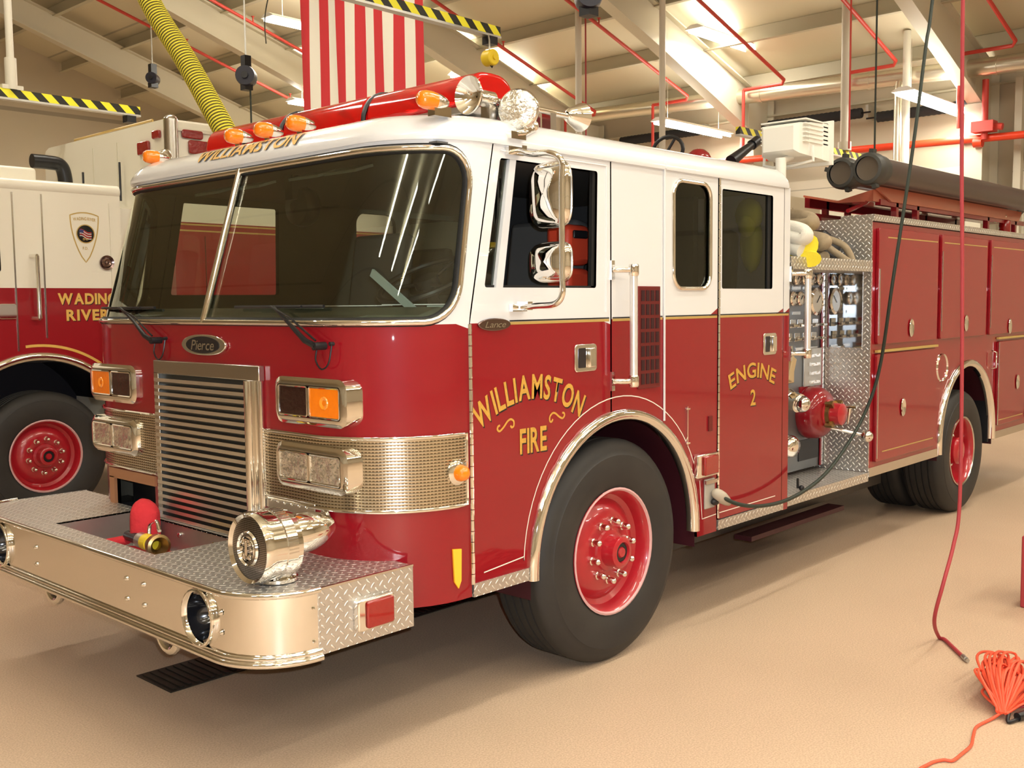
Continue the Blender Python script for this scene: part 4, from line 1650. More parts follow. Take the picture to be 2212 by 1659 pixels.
BA = PI * BR / 2
BL = YE - 2 * BR
b1 = (BR - .367, .628)
b2 = (BR - 2.16, .620)
bm = sheet('bumper', [(-BL - BA, .505), (BA + .005, .505), (BA + .005, .738), (-BL - BA, .738)], [circ(b1[0], b1[1], .088, 36), circ(b2[0], b2[1], .088, 36)], bf, chrome, eng, .05, .006)
b = MB()
for z, o_ in ((.742, .004), (.500, .012)):
    b.tube([bf(s, z, o_) for s in [-BL - BA + (BL + 2 * BA + .005) * i / 90 for i in range(91)]], .0125, 8)
b.tube([bf(s, .520, .003) for s in [-BL - BA + (BL + 2 * BA + .005) * i / 90 for i in range(91)]], .012, 8)
b.build('bumper_bead', chrome, bm, 60)
for (s_, z_) in (b1, b2):
    c = Vector(bf(s_, z_, 0))
    b = MB().lathe([(.084, -.01), (.088, .004), (.093, .014), (.099, .020), (.105, .018), (.107, .010), (.106, .0), (.092, -.006)], c, (-1, 0, 0), 40)
    rg = b.build('speaker_ring', chrome, bm, 50)
    MB().lathe([(.083, .005), (.078, -.02), (.06, -.06), (.035, -.09), (.012, -.10), (.001, -.10)], c, (-1, 0, 0), 36).build('speaker_bowl', mat('bowl_black', (.008, .009, .013), .15, .3, coat=1) if 'bowl_black' not in MT else MT['bowl_black'], bm, 50)
    MB().lathe([(.02, -.095), (.02, -.05), (.012, -.035), (.001, -.03)], c, (-1, 0, 0), 20).build('speaker_plug', chrome, bm, 50)
for (y, z) in ((1.772, .665), (1.772, .588), (.92, .672), (.92, .590), (.228, .672), (.228, .600), (.781, .672), (.781, .590)):
    c = Vector(bf(BR - y, z, 0))
    MB().lathe([(.011, 0), (.011, .004), (.006, .010), (.001, .011)], c, (-1, 0, 0), 12).build('bumper_bolt', chrome, bm)
for (s_, z_) in ((BA - .02, .68), (BA - .02, .56)):
    c = Vector(bf(s_, z_, 0))
    MB().sph(c, .007, 8).build('bumper_bolt', chrome, bm)
# tow eyes
for y in (.80, 1.85):
    pts = [(-.45, y + .075 * math.cos(a), .455 + .075 * math.sin(a)) for a in [PI + PI * i / 12 for i in range(13)]]
    MB().tube([(-.45, y - .075, .56)] + pts + [(-.45, y + .075, .56)], .019, 10).build('tow_eye', chrome, eng)
# deck
dk = sheet('bumper_deck', [(-.545, .012), (.14, .012), (.14, YE - .012), (-.545, YE - .012)][0:0] + [bf(s, 0, -.004)[:2] for s in [-BL - BA + (BL + 2 * BA) * i / 60 for i in range(61)]] + [(.14, .004), (.14, .3), (.0, .42), (0, YE - .45), (.06, YE - .3), (.06, YE - .004)],
           [[(-.43, .93), (-.06, .93), (-.06, 1.86), (-.43, 1.86)]], lambda u, v, o=0.: (u, v, .742 + o), tread, eng, .12, .008)
for ys in (0,):
    sp_ = MB().box(BX + BR - .0, .137, -.003, .003, .504, .745).build('bumper_side_plate', tread, eng)
    MB().box(BX + BR + .0, .137, -.006, .006, .740, .7475).build('plate_edge', satin, sp_)
MB().box(BX + BR, .06, YE - .006, YE, .504, .745).build('bumper_side_plate', tread, eng)
lm = MB().prism(rrect(-.155, .018, .552, .672, .012, 3), lambda u, v: (u, -.032, v), lambda u, v: (u, 0, v)).build('side_lamp', chrome, eng, bevel=.006)
MB().prism(rrect(-.120, .010, .560, .662, .012, 3), lambda u, v: (u, -.042, v), lambda u, v: (u, -.03, v)).build('side_lens', redlens, lm, bevel=.006)
b = MB().box(-.44, -.05, .92, .925, .56, .735).box(-.44, -.05, 1.86, 1.865, .56, .735).box(-.44, -.435, .92, 1.865, .56, .735).box(-.055, -.05, .92, 1.865, .56, .735).box(-.44, -.05, .92, 1.865, .555, .56)
hw = b.build('hose_well', dullsteel, eng)
b = MB()
for y in (1.1, 1.4, 1.7):
    b.lathe([(.012, 0), (.012, -.006), (.001, -.008)], (-.057, y, .69), (1, 0, 0), 12)
b.build('well_bolts', chrome, hw)
b = MB().box(-.50, .2, .15, .3, .52, .72).box(-.5, .2, 2.2, 2.4, .52, .72)
b.build('bumper_frame', black, eng)

# siren
sy_, sz_ = .215, .882
b = MB().lathe([(.112, .012), (.124, .0), (.131, .012), (.132, .03), (.132, .035), (.128, .038), (.128, .085), (.132, .088), (.132, .13), (.128, .133), (.126, .155), (.112, .162), (.095, .165)], (-.455, sy_, sz_), (1, 0, -.02), 48)
si = b.build('siren', chrome, eng, 40)
b = MB().lathe([(.070, .15), (.076, .18), (.078, .22), (.074, .27), (.062, .32), (.042, .36), (.018, .388), (.001, .395)], (-.455, sy_, sz_ + .012), (1, 0, .03), 40)
b.build('siren_motor', chrome, si, 60)


def make_mesh_metal():
    m, nt, bb = newmat('perforated_chrome')
    uv = nt.nodes.new('ShaderNodeUVMap')
    vo = nt.nodes.new('ShaderNodeTexVoronoi')
    vo.inputs['Scale'].default_value = 150
    vo.inputs['Randomness'].default_value = 0.0
    nt.links.new(uv.outputs[0], vo.inputs['Vector'])
    cr = nt.nodes.new('ShaderNodeValToRGB')
    cr.color_ramp.elements[0].position = .30
    cr.color_ramp.elements[0].color = (.02, .018, .016, 1)
    cr.color_ramp.elements[1].position = .42
    cr.color_ramp.elements[1].color = (.42, .40, .40, 1)
    nt.links.new(vo.outputs['Distance'], cr.inputs[0])
    nt.links.new(cr.outputs[0], bb.inputs['Base Color'])
    bb.inputs['Metallic'].default_value = 1
    bb.inputs['Roughness'].default_value = .25
    return m


meshm = make_mesh_metal()
MB().lathe([(.114, .012), (.10, .008), (.001, .002)], (-.455, sy_, sz_), (1, 0, -.02), 48).build('siren_screen', meshm, si, 60)
b = MB().lathe([(.055, .004), (.060, -.004), (.065, .004)], (-.455, sy_, sz_), (1, 0, -.02), 36)
b.lathe([(.04, .004), (.043, -.003), (.046, .004)], (-.455, sy_, sz_), (1, 0, -.02), 36)
for i in range(8):
    a = 2 * PI * i / 8
    b.sph((-.456, sy_ + .03 * math.cos(a), sz_ + .03 * math.sin(a)), .008, 8)
b.obox((-.456, sy_, sz_), (.008, .016, .07), Matrix.Identity(3)).obox((-.456, sy_, sz_ + .03), (.008, .05, .012), Matrix.Identity(3)).obox((-.456, sy_, sz_ - .03), (.008, .05, .012), Matrix.Identity(3))
b.build('siren_emblem', chrome, si, 40)
b = MB()
for i in range(64):
    a = 2 * PI * i / 64
    c = Vector((-.455 + .110, sy_ + .130 * math.cos(a), sz_ + .130 * math.sin(a)))
    b.obox(c, (.042, .004, .006), Matrix.Rotation(a, 3, 'X'))
b.build('siren_louvers', satin, si)
b = MB().lathe([(.075, 0), (.075, .012), (.045, .02), (.038, .035), (.036, .08)], (-.33, sy_, .746), (0, 0, 1), 24, 0, True)
b.build('siren_pedestal', chrome, si, 50)
for i in range(4):
    a = PI / 4 + PI / 2 * i
    MB().cyl((-.33 + .062 * math.cos(a), sy_ + .062 * math.sin(a), .755), (-.33 + .062 * math.cos(a), sy_ + .062 * math.sin(a), .768), .008, n=6).build('pedestal_bolt', chrome, si)

# ---------------------------------------------------------------- roof equipment
# light bar
lb = MB().box(.72, .98, .24, 2.33, 2.565, 2.60).box(.80, .92, .4, .5, 2.52, 2.57).box(.80, .92, 2.0, 2.1, 2.52, 2.57).build('light_bar', dullsteel, eng, bevel=.005)
for (ya, yb) in ((.22, .92), (.94, 1.60), (1.62, 2.34)):
    pr = []
    b = MB()
    lp = []
    for i in range(17):
        a = PI * i / 16
        lp.append((.85 + .145 * math.copysign(abs(math.cos(a)) ** .7, math.cos(a)), 2.60 + .15 * abs(math.sin(a)) ** .8))
    b.prism(lp, lambda u, v, ya=ya: (u, ya, v), lambda u, v, yb=yb: (u, yb, v))
    b.build('red_dome', reddome, lb, 40, bevel=.02, seg=3)
for y in (.42, .68, 1.2, 1.75, 2.15):
    b = MB().lathe([(.02, -.005), (.06, .05), (.055, .055)], (.85, y, 2.66), (-1, .2, 0), 20)
    b.cyl((.85, y, 2.60), (.85, y, 2.64), .035, n=14)
    b.build('rotator', chrome, lb)
    MB().sph((.83, y, 2.665), .016, 8).build('rotator_bulb', amber, lb)
for y in (.93, 1.61):
    MB().tube([(.85 + .15 * math.cos(PI * i / 12), y, 2.60 + .155 * math.sin(PI * i / 12)) for i in range(13)], .012, 6).build('dome_strap', black, lb)
# amber clearance lights
for y in (.085, .955, 1.21, 1.46, 2.26):
    x0 = .32
    z = 2.562 if .1 < y < 2.1 else 2.545
    b = MB().lathe([(.031, .045), (.034, .05), (.03, .07), (.022, .095), (.012, .11), (.001, .112)], (x0, y, z), (1, -.15, -.05), 24)
    b.box(x0 + .03, x0 + .12, y - .025, y + .015, z - .06, z - .02)
    cl = b.build('clearance_lamp', chrome, eng, 50)
    MB().lathe([(.001, -.03), (.022, -.028), (.032, -.016), (.036, .0), (.037, .025), (.034, .048)], (x0, y, z), (1, -.15, -.05), 24).build('clearance_lens', amber, cl, 50)
# air horn
b = MB().lathe([(.004, .05), (.014, .05), (.03, .045), (.052, .025), (.068, .006), (.077, -.004), (.080, .002), (.074, .012), (.056, .036), (.038, .055), (.026, .07), (.022, .085), (.034, .09), (.034, .14), (.02, .15), (.014, .17), (.014, .62)], (.60, .125, 2.605), (1, -.02, -.015), 32)
ah = b.build('air_horn', chrome, eng, 50)
b = MB().lathe([(.014, 0), (.03, .01), (.05, .06), (.062, .09), (.066, .10), (.055, .098), (.02, .05), (.001, .05)], (1.22, .112, 2.60), (1, -.02, 0), 28)
b.build('horn_cup', chrome, ah, 50)
MB().box(.70, .76, .10, .15, 2.50, 2.58).build('horn_foot', satin, ah)
MB().box(1.08, 1.12, .09, .14, 2.50, 2.59).build('horn_foot', satin, ah)
MB().box(.86, 1.1, .16, .30, 2.515, 2.585).build('horn_valve_box', MT['red_brown_plate'], ah, bevel=.01)
# spotlight
d = Vector((-.86, -.5, .02)).normalized()
o = Vector((.795, .02, 2.555))
sl = MB().lathe([(.082, -.055), (.088, -.045), (.088, -.03), (.082, -.02), (.078, .02), (.066, .05), (.045, .07), (.02, .082), (.001, .084)], o - d * .03, -d, 36).build('spotlight', chrome, eng, 50)
MB().lathe([(.083, .052), (.06, .062), (.03, .068), (.001, .07)], o - d * .03, d, 36).build('spotlight_lens', foglens, sl, 60)
b = MB().tube(SP(((.73, -.02, 2.445), (.78, -.02, 2.455), (.84, .0, 2.475), (.87, .02, 2.50), (.86, .03, 2.54)), 6), [.016] * 13 + [.02] * 12, 10)
b.sph((.875, .015, 2.497), .028, 12).obox((.735, -.018, 2.437), (.09, .03, .03), Matrix.Identity(3))
b.build('spotlight_mount', chrome, sl, 50)

# floodlight on its pole at the rear of the cab
fl_ = MB()
a = Vector((.06, .0, 0))
Rf = Matrix.Rotation(.08, 3, 'Y')
cx, cy, cz = 3.50, .13, 2.745
lp = [(-.17, -.095), (.17, -.095), (.17, .11), (-.17, .11)]
b = MB()
# tapered ribbed housing opening toward the rear
x0, x1 = 3.20, 3.66
prf = [(3.66, .17, .135), (3.645, .17, .135), (3.64, .15, .115), (3.56, .15, .112), (3.555, .146, .108), (3.40, .14, .10), (3.395, .136, .098), (3.30, .125, .09), (3.27, .10, .07)]
Y_C, Z_C = .16, 2.715
vs, fs = [], []
for (x, hy, hz) in prf:
    vs += [(x, Y_C - hy, Z_C - hz), (x, Y_C + hy, Z_C - hz), (x, Y_C + hy, Z_C + hz), (x, Y_C - hy, Z_C + hz)]
for j in range(len(prf) - 1):
    for i in range(4):
        i2 = (i + 1) % 4
        fs.append((j * 4 + i, j * 4 + i2, j * 4 + 4 + i2, j * 4 + 4 + i))
fs += [(3, 2, 1, 0), tuple(len(vs) - 4 + i for i in range(4))]
b.add(vs, fs)
for k in range(6):
    b.box(3.33, 3.62, Y_C - .15, Y_C + .15, Z_C - .02 + k * .026, Z_C - .012 + k * .026)
flh = b.build('floodlight', flood, eng, 30)
b = MB().tube([(3.40, Y_C - .16, Z_C - .04), (3.40, Y_C - .165, Z_C - .13), (3.40, Y_C - .03, Z_C - .15), (3.40, Y_C + .1, Z_C - .15), (3.40, Y_C + .165, Z_C - .13), (3.40, Y_C + .16, Z_C - .04)], .01, 8)
b.cyl((3.27, .14, 1.9), (3.27, .14, 2.60), .032, n=16).cyl((3.27, .14, 2.58), (3.40, .14, 2.62), .02, n=12)
b.build('floodlight_pole', flood, flh)
MB().box(3.668, 3.672, Y_C - .14, Y_C + .14, Z_C - .11, Z_C + .11).build('floodlight_lens', foglens, flh)
b = MB()
for z in (2.40, 2.30, 2.20):
    b.box(3.13, 3.26, .09, .12, z - .02, z + .02)
b.build('pole_clip', flood, flh)

# roof turret with hand wheel seen above the cab roof
tr = MB().cyl((4.1, 1.2, 2.5), (4.1, 1.2, 2.72), .09, n=16).sph((4.1, 1.25, 2.76), .10, 14).build('deck_gun', red, eng)
b = MB().tube([(3.85 + .0, 1.35 + .13 * math.cos(2 * PI * i / 20), 2.83 + .10 * math.sin(2 * PI * i / 20)) for i in range(20)], .014, 8, True)
for i in range(3):
    a = 2 * PI * i / 3
    b.cyl((3.85, 1.35, 2.83), (3.85, 1.35 + .13 * math.cos(a), 2.83 + .10 * math.sin(a)), .01, n=6)
b.build('hand_wheel', black, tr)
MB().cyl((4.30, 1.1, 2.77), (4.60, 1.1, 2.92), .045, .03, 16).cyl((4.6, 1.1, 2.92), (4.68, 1.1, 2.96), .04, n=16).build('gun_barrel', black, tr)

# ---------------------------------------------------------------- pump bay
YP = .33
pb = MB().box(3.14, 4.28, YP, YP + .03, .60, 1.95).build('pump_panel', mat('panel_grey', (.20, .21, .22), .3, .7), eng)
MB().box(3.135, 4.27, -.0, 2.5, .512, .572).build('running_board', tread, eng)
MB().box(3.14, 4.26, .0, 2.5, 1.93, 1.96).box(3.14, 4.27, -.004, .02, 1.93, 2.005).box(3.14, 4.26, .33, .36, 1.95, 2.0).build('crosslay_tray', tread, eng)
MB().box(4.262, 4.27, .0, 2.5, .575, 2.29).build('pump_bay_wall', tread, eng)
MB().box(4.255, 4.262, .055, .305, 1.42, 1.93).build('mirror_plate', mirror_steel, eng)
MB().box(4.255, 4.262, .325, .335, .6, 1.93).box(4.20, 4.262, .325, .33, .6, 1.93).build('panel_edge', chrome, eng)
b = MB()


def gauge(x, z, r):
    q = MB().lathe([(r * 1.0, 0), (r * 1.15, .004), (r * 1.15, .02), (r * .95, .028), (r * .9, .022)], (x, YP, z), (0, -1, 0), 28)
    g_ = q.build('gauge', chrome, pb, 40)
    MB().lathe([(r * .92, .02), (.001, .0205)], (x, YP, z), (0, -1, 0), 28).build('gauge_dial', gauge_face, g_)
    MB().obox((x + r * .2, YP - .0235, z + r * .2), (r * .8, .003, .006), Matrix.Rotation(-.8, 3, 'Y')).build('gauge_needle', black, g_)


for x in (3.40, 3.52, 3.64, 3.83, 3.94, 4.04, 4.15):
    gauge(x, 1.885, .036)
for x in (3.56, 3.78, 3.88):
    gauge(x, 1.755, .042)
gauge(4.11, 1.735, .082)
gauge(3.40, 1.735, .082)
for (x, z) in ((3.70, 1.59), (3.80, 1.59), (3.90, 1.59), (4.0, 1.59), (4.12, 1.59), (3.75, 1.50), (3.86, 1.50), (3.98, 1.50), (4.1, 1.50)):
    q = MB().box(x - .035, x + .035, YP - .008, YP, z - .028, z + .028).cyl((x, YP - .008, z - .01), (x, YP - .07, z - .01), .010, n=10).box(x - .028, x + .028, YP - .08, YP - .066, z - .018, z - .002)
    q.build('pull_control', chrome, pb, bevel=.002)
b = MB()
for (x, z) in ((3.85, 1.825), (4.0, 1.825), (3.7, 1.825), (3.85, 1.66), (4.02, 1.66), (3.7, 1.42), (3.9, 1.42), (4.1, 1.42)):
    b.box(x - .055, x + .055, YP - .004, YP, z - .010, z + .010)
b.build('label_plate', satin, pb)
# valves, discharges and intakes
b = MB().lathe([(.0, -.02), (.16, -.015), (.175, .0), (.18, .03), (.17, .10), (.14, .14), (.10, .155), (.001, .16)], (4.03, YP, .985), (0, -1, 0), 28)
iv = b.build('intake_cap', red, pb, 45)
MB().lathe([(.10, .14), (.095, .16), (.075, .17), (.072, .25), (.05, .262), (.001, .265)], (4.03, YP, .985), (0, -1, 0), 24).build('intake_plug', MT['wheel_red'] if 'wheel_red' in MT else red, iv, 45)
b = MB().cyl((4.03, YP - .155, .985), (4.03, YP - .19, .985), .088, n=20)
for i in range(4):
    a = PI / 4 + i * PI / 2
    b.obox((4.03 + .09 * math.cos(a), YP - .19, .985 + .09 * math.sin(a)), (.045, .05, .022), Matrix.Rotation(-a, 3, 'Y'))
b.build('intake_adapter', brass, iv, 45)
MB().sph((4.19, -.02, .83), .042, 14).cyl((4.10, .2, .88), (4.19, -.01, .835), .012, n=8).build('valve_ball_handle', chrome, pb, 60)
b = MB().lathe([(.05, 0), (.07, .02), (.07, .06), (.055, .09), (.062, .10), (.062, .15), (.02, .155)], (3.66, YP, 1.12), (-.2, -1, -.25), 22, 0, False, True)
b.sph((3.64, YP - .16, 1.08), .055, 14)
b.build('discharge_outlet', chrome, pb, 50)
b = MB().lathe([(.05, 0), (.075, .02), (.075, .07), (.06, .10), (.02, .11)], (3.68, YP, .80), (-.1, -1, -.15), 22, 0, False, True)
b.build('discharge_outlet', chrome, pb, 50)
b = MB().lathe([(.06, 0), (.07, .03), (.05, .10), (.02, .12)], (3.45, YP, .95), (-.1, -1, -.15), 22, 0, False, True)
b.build('discharge_outlet', chrome, pb, 50)
b = MB().box(3.52, 3.80, YP - .02, YP, 1.20, 1.40).obox((3.67, YP - .05, 1.30), (.06, .05, .16), Matrix.Rotation(.4, 3, 'Y'))
b.build('drain_valve_plate', mat('tan_plate', (.55, .42, .24), .5, .2), pb, bevel=.006)
MB().box(3.95, 4.2, YP - .015, YP, 1.16, 1.42).build('valve_bank', dullsteel, pb, bevel=.004)
b = MB()
for k in range(4):
    b.box(4.02, 4.15, YP - .03, YP - .012, 1.18 + k * .06, 1.20 + k * .06)
b.build('valve_bank_levers', chrome, pb)
MB().box(3.9, 4.2, YP - .01, YP, 1.12, 1.165).box(4.20, 4.22, YP - .012, YP, .6, 1.95).build('panel_red_trim', red, pb)
MB().box(3.9, 4.18, YP - .006, YP, .66, .80).build('kick_panel', black, pb)
b = MB().cyl((4.262, .12, 1.02), (4.2, .12, 1.02), .012, n=8).cyl((4.2, .06, 1.02), (4.2, .2, 1.02), .012, n=10).cyl((4.225, .12, 1.01), (4.22, .13, .90), .018, .006, 10)
b.build('wall_hook', chrome, eng)
MB().cyl((3.30, .02, .60), (3.28, .01, .66), .008, n=8).sph((3.31, -.0, .60), .018, 10).build('drain_knob', black, eng)
grab(3.215, 1.43, 1.90)

# ---------------------------------------------------------------- rear body
XB0, XB1 = 4.27, 8.6
BR_X, BR_Z, BR_R = 6.13, .60, .62
bo = [(XB0, .60), (BR_X - BR_R - .005, .60)] + arch_pts(BR_X - BR_R, BR_X + BR_R, 24, BR_R, BR_X, .62) + [(BR_X + BR_R + .005, .60), (XB1, .60), (XB1, 2.262), (XB0, 2.262)]
body = sheet('body_side', bo, [], lambda u, v, o=0.: (u, -o, v), red, eng, .15, .03)
b = MB().box(XB0 + .005, XB1, W - .1, W - .06, .6, 2.262).box(XB0 + .002, XB0 + .02, .02, W - .08, .62, 2.26).box(XB1 - .03, XB1, .02, W - .08, .6, 2.26).box(XB0, XB1, .02, W - .08, 2.24, 2.262)
b.box(XB0 + .01, 5.4, .03, W - .1, .60, .62)
b.build('body_shell', red, eng)
MB().box(XB0 - .01, XB1 + .01, -.014, .22, 2.268, 2.312).build('body_top_rail', tread, eng)
MB().box(XB0 - .01, XB1 + .01, W - .3, W - .05, 2.268, 2.312).build('body_top_rail', tread, eng)
MB().box(XB0, 5.515, -.006, .03, .54, .602).build('rub_rail', satin, eng)
MB().box(6.77, XB1, -.006, .03, .54, .602).build('rub_rail', satin, eng)


def compartment(x0, x1, z0, z1, lockx, lockz, lab=None):
    d_ = MB().prism(rrect(x0, x1, z0, z1, .02, 3), lambda u, v: (u, -.022, v), lambda u, v: (u, 0, v)).build('compartment_door', red, eng, bevel=.004)
    if lockx:
        k_ = MB().lathe([(.001, .024), (.045, .024), (.052, .030), (.048, .034), (.03, .028), (.001, .026)], (lockx, 0, lockz), (0, -1, 0), 28)
        k_.v = [(lockx + (v[0] - lockx) * .75, v[1], lockz + (v[2] - lockz) * 1.25) for v in k_.v]
        k_.build('twist_latch', chrome, d_, 50)
    return d_


c1 = compartment(4.33, 5.39, 1.44, 2.225, 4.89, 1.54)
c2 = compartment(5.46, 6.46, 1.44, 2.225, 5.985, 1.55)
c3 = compartment(6.55, 7.52, 1.44, 2.225, 7.05, 1.50)
c3b = compartment(7.6, 8.5, 1.44, 2.225, 8.1, 1.50)
c4 = compartment(4.33, 5.39, .635, 1.375, 4.77, .98)
c5 = compartment(6.80, 7.52, .655, 1.375, 7.30, 1.0)
c6 = compartment(7.6, 8.5, .655, 1.375, 8.0, 1.0)
b = MB().box(4.33, 5.41, -.028, -.004, 1.385, 1.402).box(6.78, 7.60, -.028, -.004, 1.395, 1.412)
b.build('drip_rail', goldline, eng)
for par, pth in ((c1, [(4.47, 2.165), (5.37, 2.165)]), (c2, [(5.5, 2.165), (6.44, 2.165)]), (c3, [(6.6, 2.165), (7.5, 2.165)]), (c4, [(4.43, .70), (5.35, .70)]), (c5, [(6.83, .70), (7.48, .70)])):
    ribbon(pth, .008, lambda u, v, o=0.: (u, -.0225 - o, v), .001).build('pinstripe', goldline, par, None)
for (x, z0, z1) in ((4.345, .66, 1.30), (4.345, 1.5, 1.95), (6.80, .66, 1.37), (5.47, 1.5, 2.1), (6.56, 1.5, 2.1)):
    MB().cyl((x, -.024, z0), (x, -.024, z1), .005, n=6).build('door_hinge', satin, eng)
b = MB()
arch_trim(b, BR_X, .62, BR_R - .015, .06, 0, PI, 0, tail=.07)
b.build('fender_trim', chrome, eng, 50)
b = MB()
well(b, BR_X, .62, BR_R - .005, .005, .9, .5)
b.build('wheel_well', MT['dark_red_well'], eng)
MB().box(BR_X + BR_R - .06, BR_X + BR_R + .0, .02, .7, .52, 1.0).build('mud_flap', black, eng)
# air bottle hatch in the rear fender and handle
b = MB().lathe([(.10, .0), (.105, .012), (.11, .0)], (5.56, 0, 1.22), (0, -1, 0), 30)
b.build('round_hatch', chrome, eng, 50)
b = MB().tube([(6.68, 0, 1.30), (6.68, -.04, 1.29), (6.68, -.04, 1.16), (6.68, 0, 1.15)], .008, 8)
b.build('body_handle', chrome, eng)
# rack above the body
rk = MB()
for x in (4.87, 5.25, 6.78, 7.5):
    rk.box(x, x + .04, .09, .13, 2.31, 2.43)
    rk.box(x, x + .04, .62, .66, 2.31, 2.50)
rk.box(4.6, 7.75, .09, .13, 2.40, 2.44).box(4.6, 7.75, .62, .66, 2.42, 2.5)
rk.box(4.28, 8.2, .50, .54, 2.28, 2.36).box(3.98, 4.28, .50, .54, 2.22, 2.36)
rk.tube([(4.15, .12, 2.335), (4.45, .14, 2.40), (4.72, .2, 2.47)], .014, 8)
rk.build('hose_rack', red, eng)
# trough beneath the suction hoses
b = MB().prism([(.10, 2.50), (.36, 2.44), (.62, 2.50), (.62, 2.485), (.36, 2.425), (.10, 2.42)], lambda u, v: (4.5, u, v), lambda u, v: (7.62, u, v))
b.prism([(4.45, 2.52), (4.75, 2.43), (7.55, 2.43), (7.62, 2.50), (7.62, 2.52)], lambda u, v: (u, .075, v), lambda u, v: (u, .09, v))
b.build('hose_trough', salmon, eng)
MB().sph((7.2, .09, 2.46), .02, 10).build('trough_latch', chrome, eng)
rl = MB().lathe([(.045, 0), (.05, .02), (.05, .10), (.042, .115), (.001, .118)], (7.25, .1, 2.312), (0, 0, 1), 20, 0, True).build('beacon', redlens, eng, 40)
# hose bed walls and cross ladder box on the far side
MB().box(4.5, 8.4, .70, .72, 2.26, 2.30).box(4.3, 6.9, 1.16, 1.20, 2.26, 2.44).build('hose_bed_side', red, eng)
b = MB().box(3.95, 6.75, 1.60, 1.64, 2.5, 2.68)
for k in range(8):
    b.sph((4.1 + k * .36, 1.598, 2.55 + .08 * (k % 2)), .010, 8)
b.build('ladder_beam', mat('ladder_cream', (.45, .38, .25), .5), eng)
MB().cyl((3.92, .42, 2.0), (3.92, .42, 2.36), .02, n=12).build('crosslay_post', chrome, eng)
MB().obox((4.10, .30, 2.10), (.26, .20, .16), Matrix.Rotation(.3, 3, 'Y')).build('crosslay_bin', black, eng, bevel=.02)

# ---------------------------------------------------------------- cab interior
da = MB()
da.prism([(.28, 1.45), (.28, 1.70), (.40, 1.735), (.58, 1.72), (.66, 1.60), (.66, 1.30), (.5, 1.18), (.34, 1.18)], lambda u, v: (u, .10, v), lambda u, v: (u, W - .10, v))
dash = da.build('dashboard', mat('dash_grey', (.13, .14, .11), .5), eng, bevel=.015)
b = MB().prism([(.02, 1.66), (.02, 1.675), (.34, 1.715), (.34, 1.69)], lambda u, v: (u + .04, .42, v), lambda u, v: (u + .04, W - .42, v))
b.build('dash_top', MT['dash_grey'], dash)
c0 = Vector((.80, .62, 1.86))
ax = Vector((.45, 0, -.9)).normalized()
_, u_, w_ = basis(ax)
b = MB().tube([c0 + u_ * (.23 * math.cos(2 * PI * i / 36)) + w_ * (.23 * math.sin(2 * PI * i / 36)) for i in range(36)], .014, 8, True)
for a in (0.4, 2.7, 4.7):
    b.cyl(c0 - ax * -.02, c0 + u_ * (.23 * math.cos(a)) + w_ * (.23 * math.sin(a)), .010, n=8)
b.cyl(c0, c0 - ax * -.35, .03, n=12).cyl(c0 - ax * .01, c0 + ax * .03, .06, n=16)
b.build('steering_wheel', black, eng)
for (x, y, m_) in ((1.35, .62, greyint), (1.35, 1.95, greyint), (2.75, .55, greyint), (2.75, 1.3, greyint), (2.75, 2.0, greyint)):
    b = MB().box(x - .25, x + .25, y - .25, y + .25, 1.45, 1.58)
    b.obox((x + .29, y, 1.86), (.12, .46, .62), Matrix.Rotation(.15, 3, 'Y'))
    b.box(x - .2, x + .2, y - .2, y + .2, 1.18, 1.45)
    b.build('seat', m_, eng, bevel=.03)
MB().box(.6, 2.3, .95, 1.60, 1.18, 1.66).build('engine_tunnel', greyint, eng, bevel=.06)
b = MB().box(1.44, 1.62, .29, .44, 1.93, 2.13).box(1.44, 1.62, .29, .44, 1.79, 1.915)
eq = b.build('equipment_bracket', mat('orange_case', (.75, .07, .03), .4), eng, bevel=.03)
MB().box(1.47, 1.58, .275, .29, 2.06, 2.10).build('case_handle', black, eq, bevel=.008)
MB().box(1.2, 1.3, .58, .70, 2.02, 2.045).build('yellow_tag', yellowp, eng)
b = MB().box(1.9, 2.2, 1.1, 1.4, 1.2, 2.35).box(2.25, 2.30, .1, 1.0, 1.6, 2.3)
b.build('cab_divider', darkint, eng)
b = MB().obox((.62, .48, 1.745), (.10, .30, .004), Matrix.Rotation(.5, 3, 'Z')).obox((.52, .72, 1.742), (.14, .2, .004), Matrix.Rotation(.3, 3, 'Z')).obox((.55, .95, 1.742), (.1, .12, .004), Matrix.Identity(3))
b.build('papers', paper, dash)
b = MB().obox((.50, .50, 1.80), (.012, .34, .035), Matrix.Rotation(.55, 3, 'X')).obox((.55, .24, 1.735), (.06, .14, .012), Matrix.Identity(3))
b.build('bracket_strip', mat('pale_blue_metal', (.45, .56, .58), .4, .3), dash)
b = MB()
for (x, y, z) in ((.36, .62, 2.325), (.36, .88, 2.325), (.37, 1.35, 2.32), (.37, 1.7, 2.32)):
    b.obox((x, y, z), (.10, .22, .012), Matrix.Rotation(-.3, 3, 'Y'))
b.build('sun_visor', MT['pale_blue_metal'], eng)
b = MB().lathe([(.02, 0), (.09, .02), (.10, .06), (.09, .10), (.02, .12)], (.55, 1.30, 2.23), (1, 0, .0), 20).box(.53, .62, 1.27, 1.33, 2.26, 2.38)
b.build('cab_fan', black, eng)
b = MB()
b.sph((2.90, .14, 2.24), (.08, .08, .10), 16).sph((2.93, .14, 2.08), (.055, .07, .17), 16).sph((2.86, .13, 2.18), (.06, .05, .07), 12)
b.build('hanging_coat', limecloth, None, 60, label='lime yellow coat hanging inside the crew door window', cat='coat')

# ================================================================ things lying on or held by the engine
def roll(name, pts, r, m, lab, cat, group=None, parent=None, flat=None, n=10):
    return MB().tube(pts, r, n, flat=flat).build(name, m, parent, 60, label=lab, cat=cat, group=group)


